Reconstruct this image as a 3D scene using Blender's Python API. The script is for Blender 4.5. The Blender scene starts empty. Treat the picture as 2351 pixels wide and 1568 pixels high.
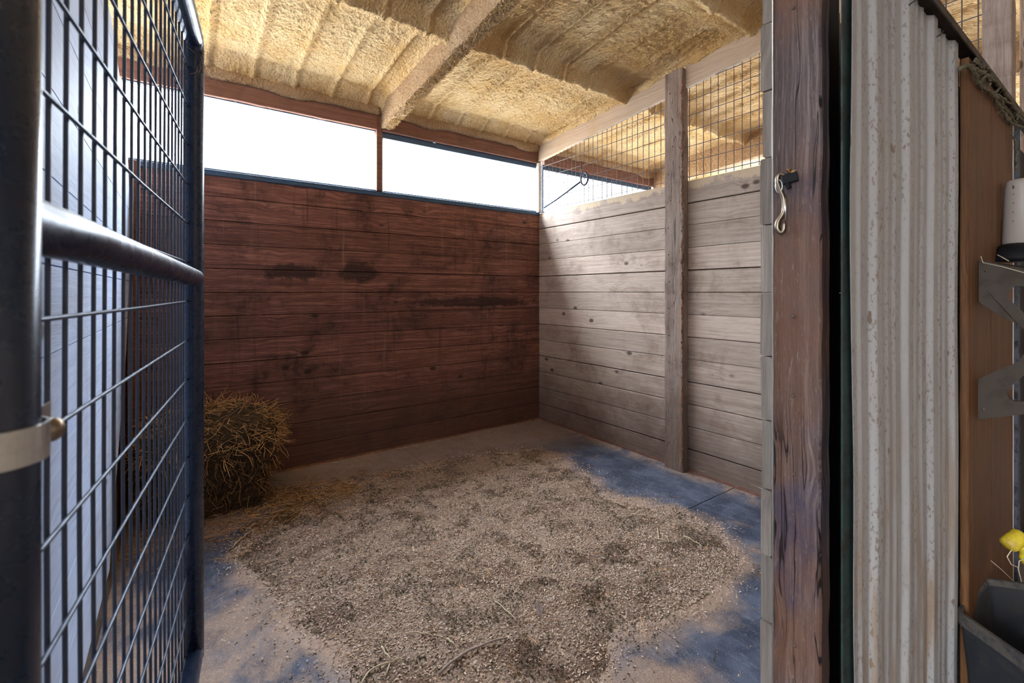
import bpy, bmesh, math, random
from mathutils import Vector, Matrix, noise as mn

random.seed(7)
sc = bpy.context.scene
C = sc.collection

# ------------------------------------------------------------------ camera
CAM = Vector((-3.182, -3.938, 1.38))
FW = Vector((0.582, 0.813, 0.0)).normalized()
RT = Vector((FW.y, -FW.x, 0.0))
FPX = 1061.0; CX = 1175.5; HZ = 670.0
cd = bpy.data.cameras.new('camera')
cam = bpy.data.objects.new('camera', cd); C.objects.link(cam)
cam.location = CAM
cam.rotation_euler = (math.pi/2, 0, math.atan2(-FW.x, FW.y))
cd.sensor_width = 36.0
cd.lens = FPX*36.0/2351.0
cd.shift_y = -(784.0-HZ)/2351.0
cd.clip_start = 0.02
cd.dof.use_dof = True
cd.dof.focus_distance = 3.2
cd.dof.aperture_fstop = 4.5
sc.camera = cam

# ------------------------------------------------------------------ world, sun, exposure
W = bpy.data.worlds.new('sky'); sc.world = W; W.use_nodes = True
wn = W.node_tree; wn.nodes.clear()
wo = wn.nodes.new('ShaderNodeOutputWorld'); bg = wn.nodes.new('ShaderNodeBackground')
bg.inputs[0].default_value = (0.82, 0.91, 1.0, 1); 
# overcast dome: dim at the horizon, brightest overhead
wg = wn.nodes.new('ShaderNodeTexCoord'); wx = wn.nodes.new('ShaderNodeSeparateXYZ'); wn.links.new(wg.outputs['Generated'], wx.inputs[0])
wm = wn.nodes.new('ShaderNodeMath'); wm.operation = 'MAXIMUM'; wn.links.new(wx.outputs[2], wm.inputs[0]); wm.inputs[1].default_value = 0.0
wa = wn.nodes.new('ShaderNodeMath'); wa.operation = 'MULTIPLY_ADD'; wn.links.new(wm.outputs[0], wa.inputs[0])
wa.inputs[1].default_value = 10.5; wa.inputs[2].default_value = 1.1; wn.links.new(wa.outputs[0], bg.inputs[1])
wn.links.new(bg.outputs[0], wo.inputs[0])
sd = bpy.data.lights.new('sun', 'SUN'); sd.energy = 8.0; sd.angle = 0.02; sd.color = (1.0, 0.95, 0.87)
sun = bpy.data.objects.new('sun', sd); C.objects.link(sun)
sun.rotation_euler = (math.radians(32), math.radians(-8), 0)
sun.location = (0, 3, 8)
sc.view_settings.view_transform = 'Standard'
sc.view_settings.look = 'None'
sc.view_settings.gamma = 1.0
sc.view_settings.use_curve_mapping = False
sc.view_settings.exposure = 2.52
sc.cycles.filter_width = 1.0
sc.cycles.max_bounces = 10
sc.cycles.diffuse_bounces = 7
sc.cycles.sample_clamp_indirect = 6.0
sc.cycles.use_denoising = True

def portal(name, loc, rot, sx, sy):
    l = bpy.data.lights.new(name, 'AREA'); l.shape = 'RECTANGLE'; l.size = sx; l.size_y = sy
    l.cycles.is_portal = True
    o = bpy.data.objects.new(name, l); C.objects.link(o); o.location = loc; o.rotation_euler = rot
portal('window_portal_left', (-2.6, 0.06, 2.5), (-math.pi/2, 0, 0), 1.75, 0.62)
portal('window_portal_right', (-0.88, 0.06, 2.5), (-math.pi/2, 0, 0), 1.75, 0.62)
portal('window_portal_neighbour', (1.0, 0.06, 2.5), (-math.pi/2, 0, 0), 1.9, 0.62)

# ------------------------------------------------------------------ helpers
def ray(u, v):
    return FW + RT*((u-CX)/FPX) + Vector((0, 0, 1))*((HZ-v)/FPX)
def on_floor(u, v, z=0.0):
    r = ray(u, v); return CAM + r*((z-CAM.z)/r.z)
def on_x(u, v, x):
    r = ray(u, v); return CAM + r*((x-CAM.x)/r.x)
def on_y(u, v, y):
    r = ray(u, v); return CAM + r*((y-CAM.y)/r.y)

def tag(o, label=None, cat=None, group=None, kind=None):
    if label: o['label'] = label
    if cat: o['category'] = cat
    if group: o['group'] = group
    if kind: o['kind'] = kind
    return o

def empty(name, loc, label, cat, group=None, kind=None):
    o = bpy.data.objects.new(name, None); C.objects.link(o); o.location = loc
    o.empty_display_size = 0.1
    return tag(o, label, cat, group, kind)

class MB:
    def __init__(s): s.v = []; s.f = []; s.r = []; s.sm = []
    def add(s, vs, fs, rnd=0.0, smooth=False):
        n = len(s.v); s.v += [tuple(p) for p in vs]
        for f in fs:
            s.f.append([i+n for i in f]); s.r.append(rnd); s.sm.append(smooth)
    def beam(s, p0, p1, w, h, ch=0.002, rnd=None, side=None, segs=1, wob=0.0):
        # prism from p0 to p1; w across `side`, h across the other direction, chamfered
        p0 = Vector(p0); p1 = Vector(p1); d = (p1-p0).normalized()
        if side is None:
            side = Vector((0, 0, 1)).cross(d)
            if side.length < 1e-3: side = Vector((1, 0, 0))
        side = Vector(side).normalized(); up = d.cross(side).normalized()
        if rnd is None: rnd = random.random()
        a = w/2; b = h/2
        prof = [(-a+ch, -b), (a-ch, -b), (a, -b+ch), (a, b-ch), (a-ch, b), (-a+ch, b), (-a, b-ch), (-a, -b+ch)]
        vs = []
        for k in range(segs+1):
            c = p0.lerp(p1, k/segs)
            for (x, y) in prof:
                jx = jy = 0
                if wob:
                    q = c + side*x + up*y
                    jx = wob*mn.noise(q*9); jy = wob*mn.noise(q*9+Vector((7, 3, 1)))
                vs.append(c + side*(x+jx) + up*(y+jy))
        fs = []
        for k in range(segs):
            for i in range(8):
                j = (i+1) % 8
                fs.append([k*8+i, k*8+j, (k+1)*8+j, (k+1)*8+i])
        fs.append(list(range(7, -1, -1))); fs.append([segs*8+i for i in range(8)])
        s.add(vs, fs, rnd)
    def box(s, x0, x1, y0, y1, z0, z1, ch=0.002, rnd=None, axis='z', segs=1, wob=0.0):
        cx, cy, cz = (x0+x1)/2, (y0+y1)/2, (z0+z1)/2
        if axis == 'x': s.beam((x0, cy, cz), (x1, cy, cz), y1-y0, z1-z0, ch, rnd, (0, 1, 0), segs, wob)
        elif axis == 'y': s.beam((cx, y0, cz), (cx, y1, cz), x1-x0, z1-z0, ch, rnd, (1, 0, 0), segs, wob)
        else: s.beam((cx, cy, z0), (cx, cy, z1), x1-x0, y1-y0, ch, rnd, (1, 0, 0), segs, wob)
    def tube(s, pts, r, n=8, rnd=None, cap=True, closed=False):
        pts = [Vector(p) for p in pts]; m = len(pts)
        if rnd is None: rnd = random.random()
        rr = r if isinstance(r, (list, tuple)) else [r]*m
        vs = []; prev = None
        for i, p in enumerate(pts):
            if closed: d = pts[(i+1) % m]-pts[i-1]
            else: d = pts[min(i+1, m-1)]-pts[max(i-1, 0)]
            d = d.normalized() if d.length > 1e-9 else Vector((0, 0, 1))
            if prev is None:
                a = Vector((0, 0, 1)).cross(d)
                if a.length < 0.1: a = Vector((1, 0, 0)).cross(d)
            else: a = prev - d*prev.dot(d)
            a = a.normalized() if a.length > 1e-6 else Vector((1, 0, 0)); prev = a
            b = d.cross(a)
            for k in range(n):
                t = 2*math.pi*k/n
                vs.append(p + a*math.cos(t)*rr[i] + b*math.sin(t)*rr[i])
        fs = []
        for i in range(m if closed else m-1):
            j = (i+1) % m
            for k in range(n):
                l = (k+1) % n
                fs.append([i*n+k, i*n+l, j*n+l, j*n+k])
        if cap and not closed:
            fs.append(list(range(n-1, -1, -1))); fs.append([(m-1)*n+k for k in range(n)])
        s.add(vs, fs, rnd, n > 4)
    def lathe(s, c, axis, prof, n=20, rnd=0.5):
        # prof: (distance along axis, radius)
        c = Vector(c); axis = Vector(axis).normalized()
        pts = [c+axis*a for a, _ in prof]
        a = Vector((0, 0, 1)).cross(axis)
        if a.length < 0.1: a = Vector((1, 0, 0)).cross(axis)
        a.normalize(); b = axis.cross(a); vs = []
        for p, (_, r) in zip(pts, prof):
            for k in range(n):
                t = 2*math.pi*k/n; vs.append(p+a*math.cos(t)*r+b*math.sin(t)*r)
        fs = []
        for i in range(len(prof)-1):
            for k in range(n):
                l = (k+1) % n; fs.append([i*n+k, i*n+l, (i+1)*n+l, (i+1)*n+k])
        fs.append(list(range(n-1, -1, -1))); fs.append([(len(prof)-1)*n+k for k in range(n)])
        s.add(vs, fs, rnd, True)
    def poly(s, pts, off, rnd=0.5):
        # flat outline (list of Vectors) extruded by vector off
        off = Vector(off); n = len(pts)
        vs = [Vector(p) for p in pts] + [Vector(p)+off for p in pts]
        fs = [list(range(n)), list(range(2*n-1, n-1, -1))]
        for i in range(n):
            j = (i+1) % n; fs.append([i, i+n, j+n, j])
        s.add(vs, fs, rnd)
    def build(s, name, mat, parent=None, label=None, cat=None, group=None, kind=None, fix=False):
        me = bpy.data.meshes.new(name)
        xs = [p[0] for p in s.v]; ys = [p[1] for p in s.v]; zs = [p[2] for p in s.v]
        if parent is None: org = Vector(((min(xs)+max(xs))/2, (min(ys)+max(ys))/2, min(zs)))
        else:
            org = Vector(parent.location)
            q = parent.parent
            while q is not None: org = org + Vector(q.location); q = q.parent
        me.from_pydata([(p[0]-org.x, p[1]-org.y, p[2]-org.z) for p in s.v], [], s.f)
        at = me.attributes.new('rnd', 'FLOAT', 'FACE'); at.data.foreach_set('value', s.r)
        me.polygons.foreach_set('use_smooth', s.sm)
        if fix:
            bm = bmesh.new(); bm.from_mesh(me); bmesh.ops.recalc_face_normals(bm, faces=bm.faces); bm.to_mesh(me); bm.free()
        me.materials.append(mat); me.update()
        o = bpy.data.objects.new(name, me); C.objects.link(o)
        if parent is None: o.location = org
        else: o.parent = parent
        return tag(o, label, cat, group, kind)

# ------------------------------------------------------------------ node materials
class NT:
    def __init__(s, name):
        s.m = bpy.data.materials.new(name); s.m.use_nodes = True
        s.t = s.m.node_tree; s.b = s.t.nodes['Principled BSDF']
        s.pos = s.t.nodes.new('ShaderNodeNewGeometry').outputs['Position']
        a = s.t.nodes.new('ShaderNodeAttribute'); a.attribute_name = 'rnd'; s.rnd = a.outputs['Fac']
    def put(s, sock, val):
        if hasattr(val, 'links') or isinstance(val, bpy.types.NodeSocket): s.t.links.new(val, sock)
        elif isinstance(val, (tuple, list)) and len(val) == 3 and sock.type == 'RGBA': sock.default_value = (*val, 1)
        else: sock.default_value = val
    def math(s, op, a, b=0.0, c=None, clamp=False):
        n = s.t.nodes.new('ShaderNodeMath'); n.operation = op; n.use_clamp = clamp
        s.put(n.inputs[0], a); s.put(n.inputs[1], b)
        if c is not None: s.put(n.inputs[2], c)
        return n.outputs[0]
    def vm(s, op, a, b):
        n = s.t.nodes.new('ShaderNodeVectorMath'); n.operation = op
        s.put(n.inputs[0], a)
        if op == 'SCALE': s.put(n.inputs['Scale'], b)
        else: s.put(n.inputs[1], b)
        return n.outputs[0]
    def sep(s, v):
        n = s.t.nodes.new('ShaderNodeSeparateXYZ'); s.put(n.inputs[0], v); return n.outputs
    def comb(s, x, y, z):
        n = s.t.nodes.new('ShaderNodeCombineXYZ'); s.put(n.inputs[0], x); s.put(n.inputs[1], y); s.put(n.inputs[2], z); return n.outputs[0]
    def noise(s, v, scale, detail=4, rough=0.55, dist=0.0):
        n = s.t.nodes.new('ShaderNodeTexNoise'); s.put(n.inputs['Vector'], v)
        n.inputs['Scale'].default_value = scale; n.inputs['Detail'].default_value = detail
        n.inputs['Roughness'].default_value = rough; n.inputs['Distortion'].default_value = dist
        return n.outputs['Fac']
    def vor(s, v, scale, feature='F1', rnd=1.0):
        n = s.t.nodes.new('ShaderNodeTexVoronoi'); n.feature = feature; s.put(n.inputs['Vector'], v)
        n.inputs['Scale'].default_value = scale; n.inputs['Randomness'].default_value = rnd
        return n.outputs['Distance']
    def rng(s, v, a, b, c=0.0, d=1.0, smooth=True):
        n = s.t.nodes.new('ShaderNodeMapRange'); n.interpolation_type = 'SMOOTHSTEP' if smooth else 'LINEAR'
        s.put(n.inputs[0], v)
        for i, x in enumerate((a, b, c, d)): s.put(n.inputs[i+1], x)
        return n.outputs[0]
    def ramp(s, v, stops):
        n = s.t.nodes.new('ShaderNodeValToRGB'); s.put(n.inputs[0], v)
        e = n.color_ramp.elements
        while len(e) < len(stops): e.new(0.5)
        for k, (p, c) in enumerate(stops): e[k].position = p; e[k].color = (*c, 1)
        return n.outputs[0]
    def mix(s, f, a, b, mode='MIX'):
        n = s.t.nodes.new('ShaderNodeMix'); n.data_type = 'RGBA'; n.blend_type = mode
        s.put(n.inputs['Factor'], f); s.put(n.inputs[6], a); s.put(n.inputs[7], b)
        return n.outputs[2]
    def bump(s, h, strength=0.5, dist=0.01, prev=None):
        n = s.t.nodes.new('ShaderNodeBump'); n.inputs['Strength'].default_value = strength
        n.inputs['Distance'].default_value = dist; s.put(n.inputs['Height'], h)
        if prev is not None: s.put(n.inputs['Normal'], prev)
        s.put(s.b.inputs['Normal'], n.outputs[0]); return n.outputs[0]
    def col(s, c): s.put(s.b.inputs['Base Color'], c); return s
    def rough(s, r): s.put(s.b.inputs['Roughness'], r); return s
    def metal(s, x): s.put(s.b.inputs['Metallic'], x); return s
    def spec(s, x): s.b.inputs['Specular IOR Level'].default_value = x; return s

def wood(name, stops, axis='x', knots=0.5, grime=(0.09, 0.05, 0.035), grime_amt=0.5, tint=0.25, rough=0.75,
         low_dirt_shade=0.0, streak=0.0, patch=None, bump=0.35, warm=None, gscale=1.0, knot_col=(0.06, 0.035, 0.025), smear=0, cracks=0):
    m = NT(name); p = m.sep(m.pos)
    sh = m.math('MULTIPLY', m.rnd, 41.0)
    if axis == 'x': al, ac, th = p[0], p[2], p[1]
    elif axis == 'y': al, ac, th = p[1], p[2], p[0]
    else: al, ac, th = p[2], p[0], p[1]
    al = m.math('ADD', al, sh)
    if axis == 'z':                       # posts: both faces get lengthwise grain
        ac = m.math('ADD', ac, m.math('MULTIPLY', th, 1.13))
    # knots
    kv = m.comb(m.math('MULTIPLY', al, 3.2), m.math('MULTIPLY', ac, 5.2), m.math('MULTIPLY', m.rnd, 13.0))
    kd = m.vor(kv, 1.0)
    warp = m.rng(kd, 0.0, 0.4, 0.032, 0.0)
    acw = m.math('ADD', ac, warp)
    lown = m.noise(m.comb(m.math('MULTIPLY', al, 1.6), m.math('MULTIPLY', ac, 4.0), sh), 1.0, 2)
    acw = m.math('ADD', acw, m.math('MULTIPLY', lown, 0.025))
    g1 = m.noise(m.comb(m.math('MULTIPLY', al, 1.3*gscale), m.math('MULTIPLY', acw, 55.0*gscale), m.math('MULTIPLY', th, 20.0)), 1.0, 4, 0.62)
    g2 = m.noise(m.comb(m.math('MULTIPLY', al, 9.0*gscale), m.math('MULTIPLY', acw, 260.0*gscale), m.math('MULTIPLY', th, 60.0)), 1.0, 2, 0.6)
    g = m.math('ADD', m.math('MULTIPLY', g1, 0.6), m.math('MULTIPLY', g2, 0.4))
    c = m.ramp(g, stops)
    # per board brightness
    br = m.math('MULTIPLY_ADD', m.rnd, tint, 1.0-tint*0.5)
    c = m.mix(1.0, c, m.comb(br, br, br), 'MULTIPLY')
    if warm is not None:
        wf = m.rng(m.noise(m.vm('ADD', m.pos, (3, 1, 9)), 1.7, 3), 0.42, 0.62)
        c = m.mix(m.math('MULTIPLY', wf, 0.75), c, warm)
    # blotchy grime
    gr = m.rng(m.noise(m.pos, 2.3, 6, 0.65, 0.6), 0.46, 0.66)
    gr2 = m.rng(m.noise(m.vm('ADD', m.pos, (5, 5, 5)), 14.0, 4, 0.7), 0.42, 0.62)
    gm = m.math('MULTIPLY', m.math('MULTIPLY_ADD', gr2, 0.5, 0.5), m.math('MULTIPLY', gr, grime_amt))
    c = m.mix(gm, c, grime)
    if streak:
        horiz = p[0] if axis == 'x' else p[1]
        stn = m.noise(m.comb(m.math('MULTIPLY', horiz, 16.0), m.math('MULTIPLY', p[2], 0.7), 0.0), 1.0, 4, 0.7)
        c = m.mix(m.rng(stn, 0.58, 0.75, 0.0, streak), c, (0.34, 0.22, 0.15))
        c = m.mix(m.rng(stn, 0.44, 0.30, 0.0, streak), c, grime)
    if low_dirt_shade:  # dirt on the lower boards, deepened with painted corner shade
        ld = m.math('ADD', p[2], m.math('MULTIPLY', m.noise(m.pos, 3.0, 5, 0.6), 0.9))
        c = m.mix(m.rng(ld, 1.35, 0.50, 0.0, low_dirt_shade), c, (0.095, 0.052, 0.037))
    if smear:                             # foam smeared along the top board
        sf = m.math('ADD', p[2], m.math('MULTIPLY', m.math('SUBTRACT', m.noise(m.pos, 7.0, 5, 0.7), 0.5), 0.30))
        c = m.mix(m.rng(sf, 2.17, 2.21, 0.0, 0.85), c, (0.66, 0.52, 0.36))
    if patch is not None:                 # worn dark spots with a shape of their own
        for (px, pz, rx, rz) in patch:
            dx = m.math('DIVIDE', m.math('SUBTRACT', p[0] if axis == 'x' else p[1], px), rx)
            dz = m.math('DIVIDE', m.math('SUBTRACT', p[2], pz), rz)
            dd = m.math('SQRT', m.math('ADD', m.math('MULTIPLY', dx, dx), m.math('MULTIPLY', dz, dz)))
            dd = m.math('ADD', dd, m.math('MULTIPLY', m.math('SUBTRACT', m.noise(m.pos, 9.0, 5, 0.7), 0.5), 2.2))
            c = m.mix(m.rng(dd, 1.05, 0.55, 0.0, 0.8), c, (0.028, 0.014, 0.013))
    sc_ = m.noise(m.comb(m.math('MULTIPLY', al, 5.0), m.math('MULTIPLY', ac, 75.0), m.math('ADD', sh, 3.0)), 1.0, 3, 0.7, 1.2)
    c = m.mix(m.rng(sc_, 0.63, 0.72, 0.0, 0.55), c, stops[-1][1])
    if cracks:                            # long drying cracks
        cn = m.noise(m.comb(m.math('MULTIPLY', al, 1.1), m.math('MULTIPLY', acw, 17.0), m.math('ADD', sh, 9.0)), 1.0, 3, 0.6, 0.4)
        ca = m.math('ABSOLUTE', m.math('SUBTRACT', cn, 0.5))
        cm = m.math('MULTIPLY', m.rng(ca, 0.012, 0.003), m.rng(lown, 0.42, 0.55))
        c = m.mix(m.math('MULTIPLY', cm, cracks), c, (0.02, 0.012, 0.012))
        g = m.math('SUBTRACT', g, m.math('MULTIPLY', cm, 0.8))
        fib = m.noise(m.comb(m.math('MULTIPLY', al, 30.0), m.math('MULTIPLY', ac, 160.0), 0.0), 1.0, 3, 0.75)
        c = m.mix(m.rng(fib, 0.58, 0.70, 0.0, 0.45), c, stops[-1][1]); c = m.mix(m.rng(fib, 0.42, 0.32, 0.0, 0.5), c, stops[0][1])
    km = m.rng(kd, 0.13, 0.06)
    ksel = m.math('MULTIPLY', km, m.rng(m.noise(m.comb(m.math('MULTIPLY', al, 1.1), m.math('MULTIPLY', ac, 2.3), sh), 1.0, 0), 0.60-0.25*knots, 0.62-0.25*knots))
    c = m.mix(m.math('MULTIPLY', ksel, 0.85), c, knot_col)
    m.col(c).rough(rough).spec(0.25)
    m.bump(m.math('SUBTRACT', g, m.math('MULTIPLY', ksel, 0.4)), bump, 0.006)
    return m.m

M = {}
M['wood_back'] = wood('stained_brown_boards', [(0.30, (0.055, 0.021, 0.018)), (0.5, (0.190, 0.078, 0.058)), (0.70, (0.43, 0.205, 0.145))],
                      'x', 0.5, (0.045, 0.020, 0.017), 0.85, 0.35, 0.6, low_dirt_shade=0.72, streak=0.5,
                      patch=[(-1.96, 1.545, 0.20, 0.10), (-2.45, 1.53, 0.28, 0.07), (-0.75, 1.28, 0.8, 0.06)], knot_col=(0.03, 0.015, 0.012))
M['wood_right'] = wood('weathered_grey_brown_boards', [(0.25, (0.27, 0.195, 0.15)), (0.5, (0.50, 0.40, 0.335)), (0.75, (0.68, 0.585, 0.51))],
                       'y', 0.75, (0.17, 0.10, 0.07), 0.5, 0.3, 0.7, low_dirt_shade=0.75, streak=0.10, smear=1)
M['wood_left'] = wood('whitewashed_boards', [(0.25, (0.34, 0.43, 0.64)), (0.5, (0.52, 0.63, 0.88)), (0.75, (0.64, 0.76, 0.96))],
                      'y', 0.4, (0.30, 0.26, 0.24), 0.35, 0.2, 0.65, knot_col=(0.2, 0.17, 0.15))
M['wood_leftbrown'] = wood('brown_side_boards', [(0.28, (0.10, 0.045, 0.026)), (0.5, (0.24, 0.11, 0.06)), (0.72, (0.36, 0.18, 0.10))],
                           'y', 0.4, (0.05, 0.025, 0.02), 0.7, 0.3)
M['wood_post'] = wood('rough_grey_post', [(0.25, (0.15, 0.105, 0.085)), (0.5, (0.33, 0.25, 0.21)), (0.75, (0.50, 0.41, 0.35))],
                      'z', 0.5, (0.12, 0.07, 0.05), 0.6, 0.2, low_dirt_shade=0.6, bump=0.6, cracks=0.6)
M['wood_jamb'] = wood('worn_jamb_timber', [(0.30, (0.035, 0.024, 0.024)), (0.5, (0.115, 0.080, 0.077)), (0.68, (0.33, 0.25, 0.225))],
                      'z', 0.9, (0.050, 0.046, 0.085), 0.8, 0.2, 0.5, bump=1.0, warm=(0.17, 0.080, 0.045), gscale=0.8, cracks=1.0)
M['wood_end'] = wood('cut_end_grain', [(0.25, (0.11, 0.088, 0.074)), (0.5, (0.22, 0.185, 0.16)), (0.75, (0.34, 0.30, 0.265))],
                     'z', 0.1, (0.13, 0.11, 0.10), 0.6, 0.4, 0.9, bump=0.9, gscale=0.8)
M['wood_white'] = wood('pale_window_post', [(0.25, (0.50, 0.45, 0.40)), (0.5, (0.66, 0.61, 0.56)), (0.75, (0.76, 0.72, 0.68))],
                       'z', 0.2, (0.3, 0.24, 0.2), 0.4, 0.1)
M['wood_beam'] = wood('pale_beam_timber', [(0.25, (0.36, 0.25, 0.17)), (0.5, (0.54, 0.42, 0.32)), (0.75, (0.66, 0.54, 0.43))],
                      'y', 0.3, (0.50, 0.33, 0.17), 0.6, 0.1)
M['wood_fascia'] = wood('dark_red_fascia', [(0.25, (0.10, 0.045, 0.033)), (0.5, (0.20, 0.095, 0.068)), (0.75, (0.30, 0.155, 0.11))],
                        'x', 0.3, (0.08, 0.04, 0.03), 0.5, 0.2)
M['wood_plank'] = wood('tan_cedar_plank', [(0.28, (0.050, 0.018, 0.005)), (0.5, (0.115, 0.047, 0.016)), (0.72, (0.20, 0.095, 0.038))],
                       'z', 0.15, (0.08, 0.04, 0.025), 0.6, 0.3, 0.6, bump=0.25)

def foam(name, bright, dark):
    m = NT(name)
    st = m.vm('MULTIPLY', m.pos, (1.0, 0.72, 1.0))
    n1 = m.noise(m.pos, 3.0, 5, 0.6)
    n2 = m.noise(st, 45.0, 4, 0.62, 0.5)
    v = m.vor(m.vm('ADD', st, m.vm('SCALE', m.comb(n2, n2, n2), 0.01)), 58.0)
    c = m.mix(m.rng(n1, 0.35, 0.7), bright, dark)
    pits = m.rng(m.noise(st, 70.0, 3, 0.5), 0.36, 0.28)
    c = m.mix(m.math('MULTIPLY', pits, 0.5), c, (dark[0]*0.5, dark[1]*0.42, dark[2]*0.35))
    m.col(c).rough(0.85).spec(0.15)
    h = m.math('ADD', m.math('MULTIPLY', n2, 1.0), m.math('MULTIPLY', v, 0.5))
    h = m.math('SUBTRACT', h, m.math('MULTIPLY', pits, 0.5))
    m.bump(h, 0.85, 0.022)
    return m.m
M['foam'] = foam('spray_foam', (0.70, 0.52, 0.29), (0.60, 0.39, 0.165))
M['foam_dust'] = foam('dusty_overspray', (0.47, 0.33, 0.20), (0.38, 0.24, 0.13))

# rubber mats, dusted with sawdust around the bedding
def mats():
    m = NT('dusty_blue_rubber'); p = m.sep(m.pos)
    base = m.mix(m.rng(m.noise(m.pos, 5.0, 5, 0.6), 0.35, 0.68), (0.032, 0.044, 0.080), (0.095, 0.118, 0.178))
    scuff = m.noise(m.vm('MULTIPLY', m.pos, (30, 8, 1)), 1.0, 4, 0.7)
    base = m.mix(m.rng(scuff, 0.5, 0.75, 0.0, 0.35), base, (0.27, 0.30, 0.38))
    dust_shade = m.mix(m.noise(m.pos, 12.0, 5, 0.7), (0.30, 0.19, 0.125), (0.58, 0.42, 0.31))
    # dust thins out with the distance from the bedding
    an = m.t.nodes.new('ShaderNodeAttribute'); an.attribute_name = 'off_bedding'; e = an.outputs['Fac']
    nn = m.math('SUBTRACT', m.noise(m.vm('ADD', m.pos, (2.3, 8.1, 0)), 1.9, 6, 0.62, 0.4), 0.5)
    f1 = m.rng(m.math('ADD', e, m.math('MULTIPLY', nn, 0.55)), 0.16, 0.0)
    pn = m.noise(m.vm('ADD', m.pos, (7.7, 2.2, 0)), 1.5, 6, 0.65, 0.5)
    f2 = m.rng(m.math('ADD', pn, m.math('MULTIPLY', p[0], -0.065)), 0.62, 0.78)
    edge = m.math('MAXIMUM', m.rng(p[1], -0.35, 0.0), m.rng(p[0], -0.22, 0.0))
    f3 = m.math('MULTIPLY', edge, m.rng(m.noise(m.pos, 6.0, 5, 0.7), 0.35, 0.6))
    f3 = m.math('MAXIMUM', f3, m.rng(p[1], -1.15, -0.35, 0.0, 0.7))  # warm shade towards the back wall, painted in as a brown film
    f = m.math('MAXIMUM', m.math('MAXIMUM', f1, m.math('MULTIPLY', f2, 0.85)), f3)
    fine = m.rng(m.noise(m.pos, 160.0, 2, 0.7), 0.40, 0.62)
    spk = m.rng(m.noise(m.pos, 260.0, 1, 0.5), 0.66, 0.72)
    ff = m.math('MULTIPLY', f, m.math('MULTIPLY_ADD', fine, 0.4, 0.6))
    c = m.mix(ff, base, dust_shade)
    c = m.mix(m.math('MULTIPLY', spk, 0.6), c, (0.6, 0.47, 0.34))
    m.col(c).rough(0.72).spec(0.3)
    m.bump(m.math('ADD', m.noise(m.pos, 90.0, 3, 0.7), m.math('MULTIPLY', ff, 0.5)), 0.35, 0.006)
    return m.m
M['mat'] = mats()
def bedding_mat():
    m = NT('wood_shavings_bedding')
    a = m.noise(m.pos, 70.0, 5, 0.7, 0.8); b = m.noise(m.pos, 5.0, 4, 0.6)
    c = m.ramp(a, [(0.32, (0.10, 0.055, 0.040)), (0.46, (0.56, 0.40, 0.30)), (0.7, (0.84, 0.67, 0.55))])
    c = m.mix(m.rng(b, 0.48, 0.64, 0, 0.65), c, (0.20, 0.11, 0.07))
    m.col(c).rough(0.9).spec(0.1)
    m.bump(m.math('ADD', a, m.math('MULTIPLY', m.vor(m.pos, 90.0), 0.5)), 1.0, 0.035)
    return m.m
M['bedding'] = bedding_mat()
def flake(name, stops, rough=0.85):
    m = NT(name); m.col(m.ramp(m.rnd, stops)).rough(rough).spec(0.15); return m.m
M['chips'] = flake('shaving_chips', [(0.0, (0.14, 0.075, 0.055)), (0.18, (0.50, 0.34, 0.25)), (0.7, (0.80, 0.62, 0.49)), (1.0, (0.88, 0.80, 0.70))])
M['crumbs'] = flake('dark_hay_crumbs', [(0.0, (0.035, 0.028, 0.018)), (0.5, (0.10, 0.08, 0.045)), (1.0, (0.20, 0.17, 0.10))])
M['straw'] = flake('dry_hay_stems', [(0.0, (0.07, 0.034, 0.014)), (0.3, (0.22, 0.115, 0.045)), (0.7, (0.62, 0.34, 0.13)), (1.0, (0.85, 0.52, 0.22))], 0.6)
M['straw_pale'] = flake('pale_straw', [(0.0, (0.50, 0.41, 0.27)), (1.0, (0.72, 0.62, 0.46))], 0.6)
M['twig'] = flake('grey_twig', [(0.0, (0.28, 0.23, 0.20)), (1.0, (0.42, 0.35, 0.31))], 0.8)

def simple(name, colr, rough=0.5, metal=0.0, var=0.0, vscale=20.0, c2=None, bump=0.0, spec=0.5):
    m = NT(name)
    if var:
        n = m.rng(m.noise(m.pos, vscale, 5, 0.65), 0.45, 0.65, 0.0, var)
        m.col(m.mix(n, colr, c2 or tuple(x*0.5 for x in colr)))
        m.rough(m.math('ADD', rough, m.math('MULTIPLY', n, 0.3)))
        if bump: m.bump(n, bump, 0.002)
    else: m.col((*colr, 1)).rough(rough)
    m.metal(metal).spec(spec); return m.m
M['gate'] = simple('dark_blue_painted_pipe', (0.018, 0.032, 0.068), 0.27, 0.25, 0.2, 30.0, (0.030, 0.024, 0.034), 0.05, 0.6)
M['wire'] = simple('dull_welded_wire', (0.085, 0.105, 0.15), 0.38, 0.5, 0.3, 30.0, (0.07, 0.08, 0.10))
M['wire_brown'] = simple('brown_grey_mesh_wire', (0.14, 0.12, 0.115), 0.5, 0.6, 0.3, 40.0, (0.10, 0.06, 0.04))
M['chrome'] = simple('bright_zinc', (0.80, 0.80, 0.76), 0.32, 1.0, 0.25, 40.0, (0.35, 0.25, 0.15))
M['steel'] = simple('worn_nickel', (0.30, 0.24, 0.18), 0.30, 1.0, 0.35, 60.0, (0.3, 0.18, 0.09))
M['black'] = simple('black_strap', (0.008, 0.008, 0.010), 0.6, spec=0.2)
M['frame'] = simple('blue_black_window_frame', (0.045, 0.10, 0.19), 0.35, 0.2, 0.4, 9.0, (0.05, 0.06, 0.08))
M['green'] = simple('dark_green_steel', (0.012, 0.032, 0.029), 0.6, 0.05, 0.8, 11.0, (0.013, 0.011, 0.008), 0.3)
M['bluegrey'] = simple('weathered_blue_grey_strip', (0.075, 0.085, 0.11), 0.8, 0.0, 0.9, 22.0, (0.02, 0.02, 0.025), 0.5)
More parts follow.
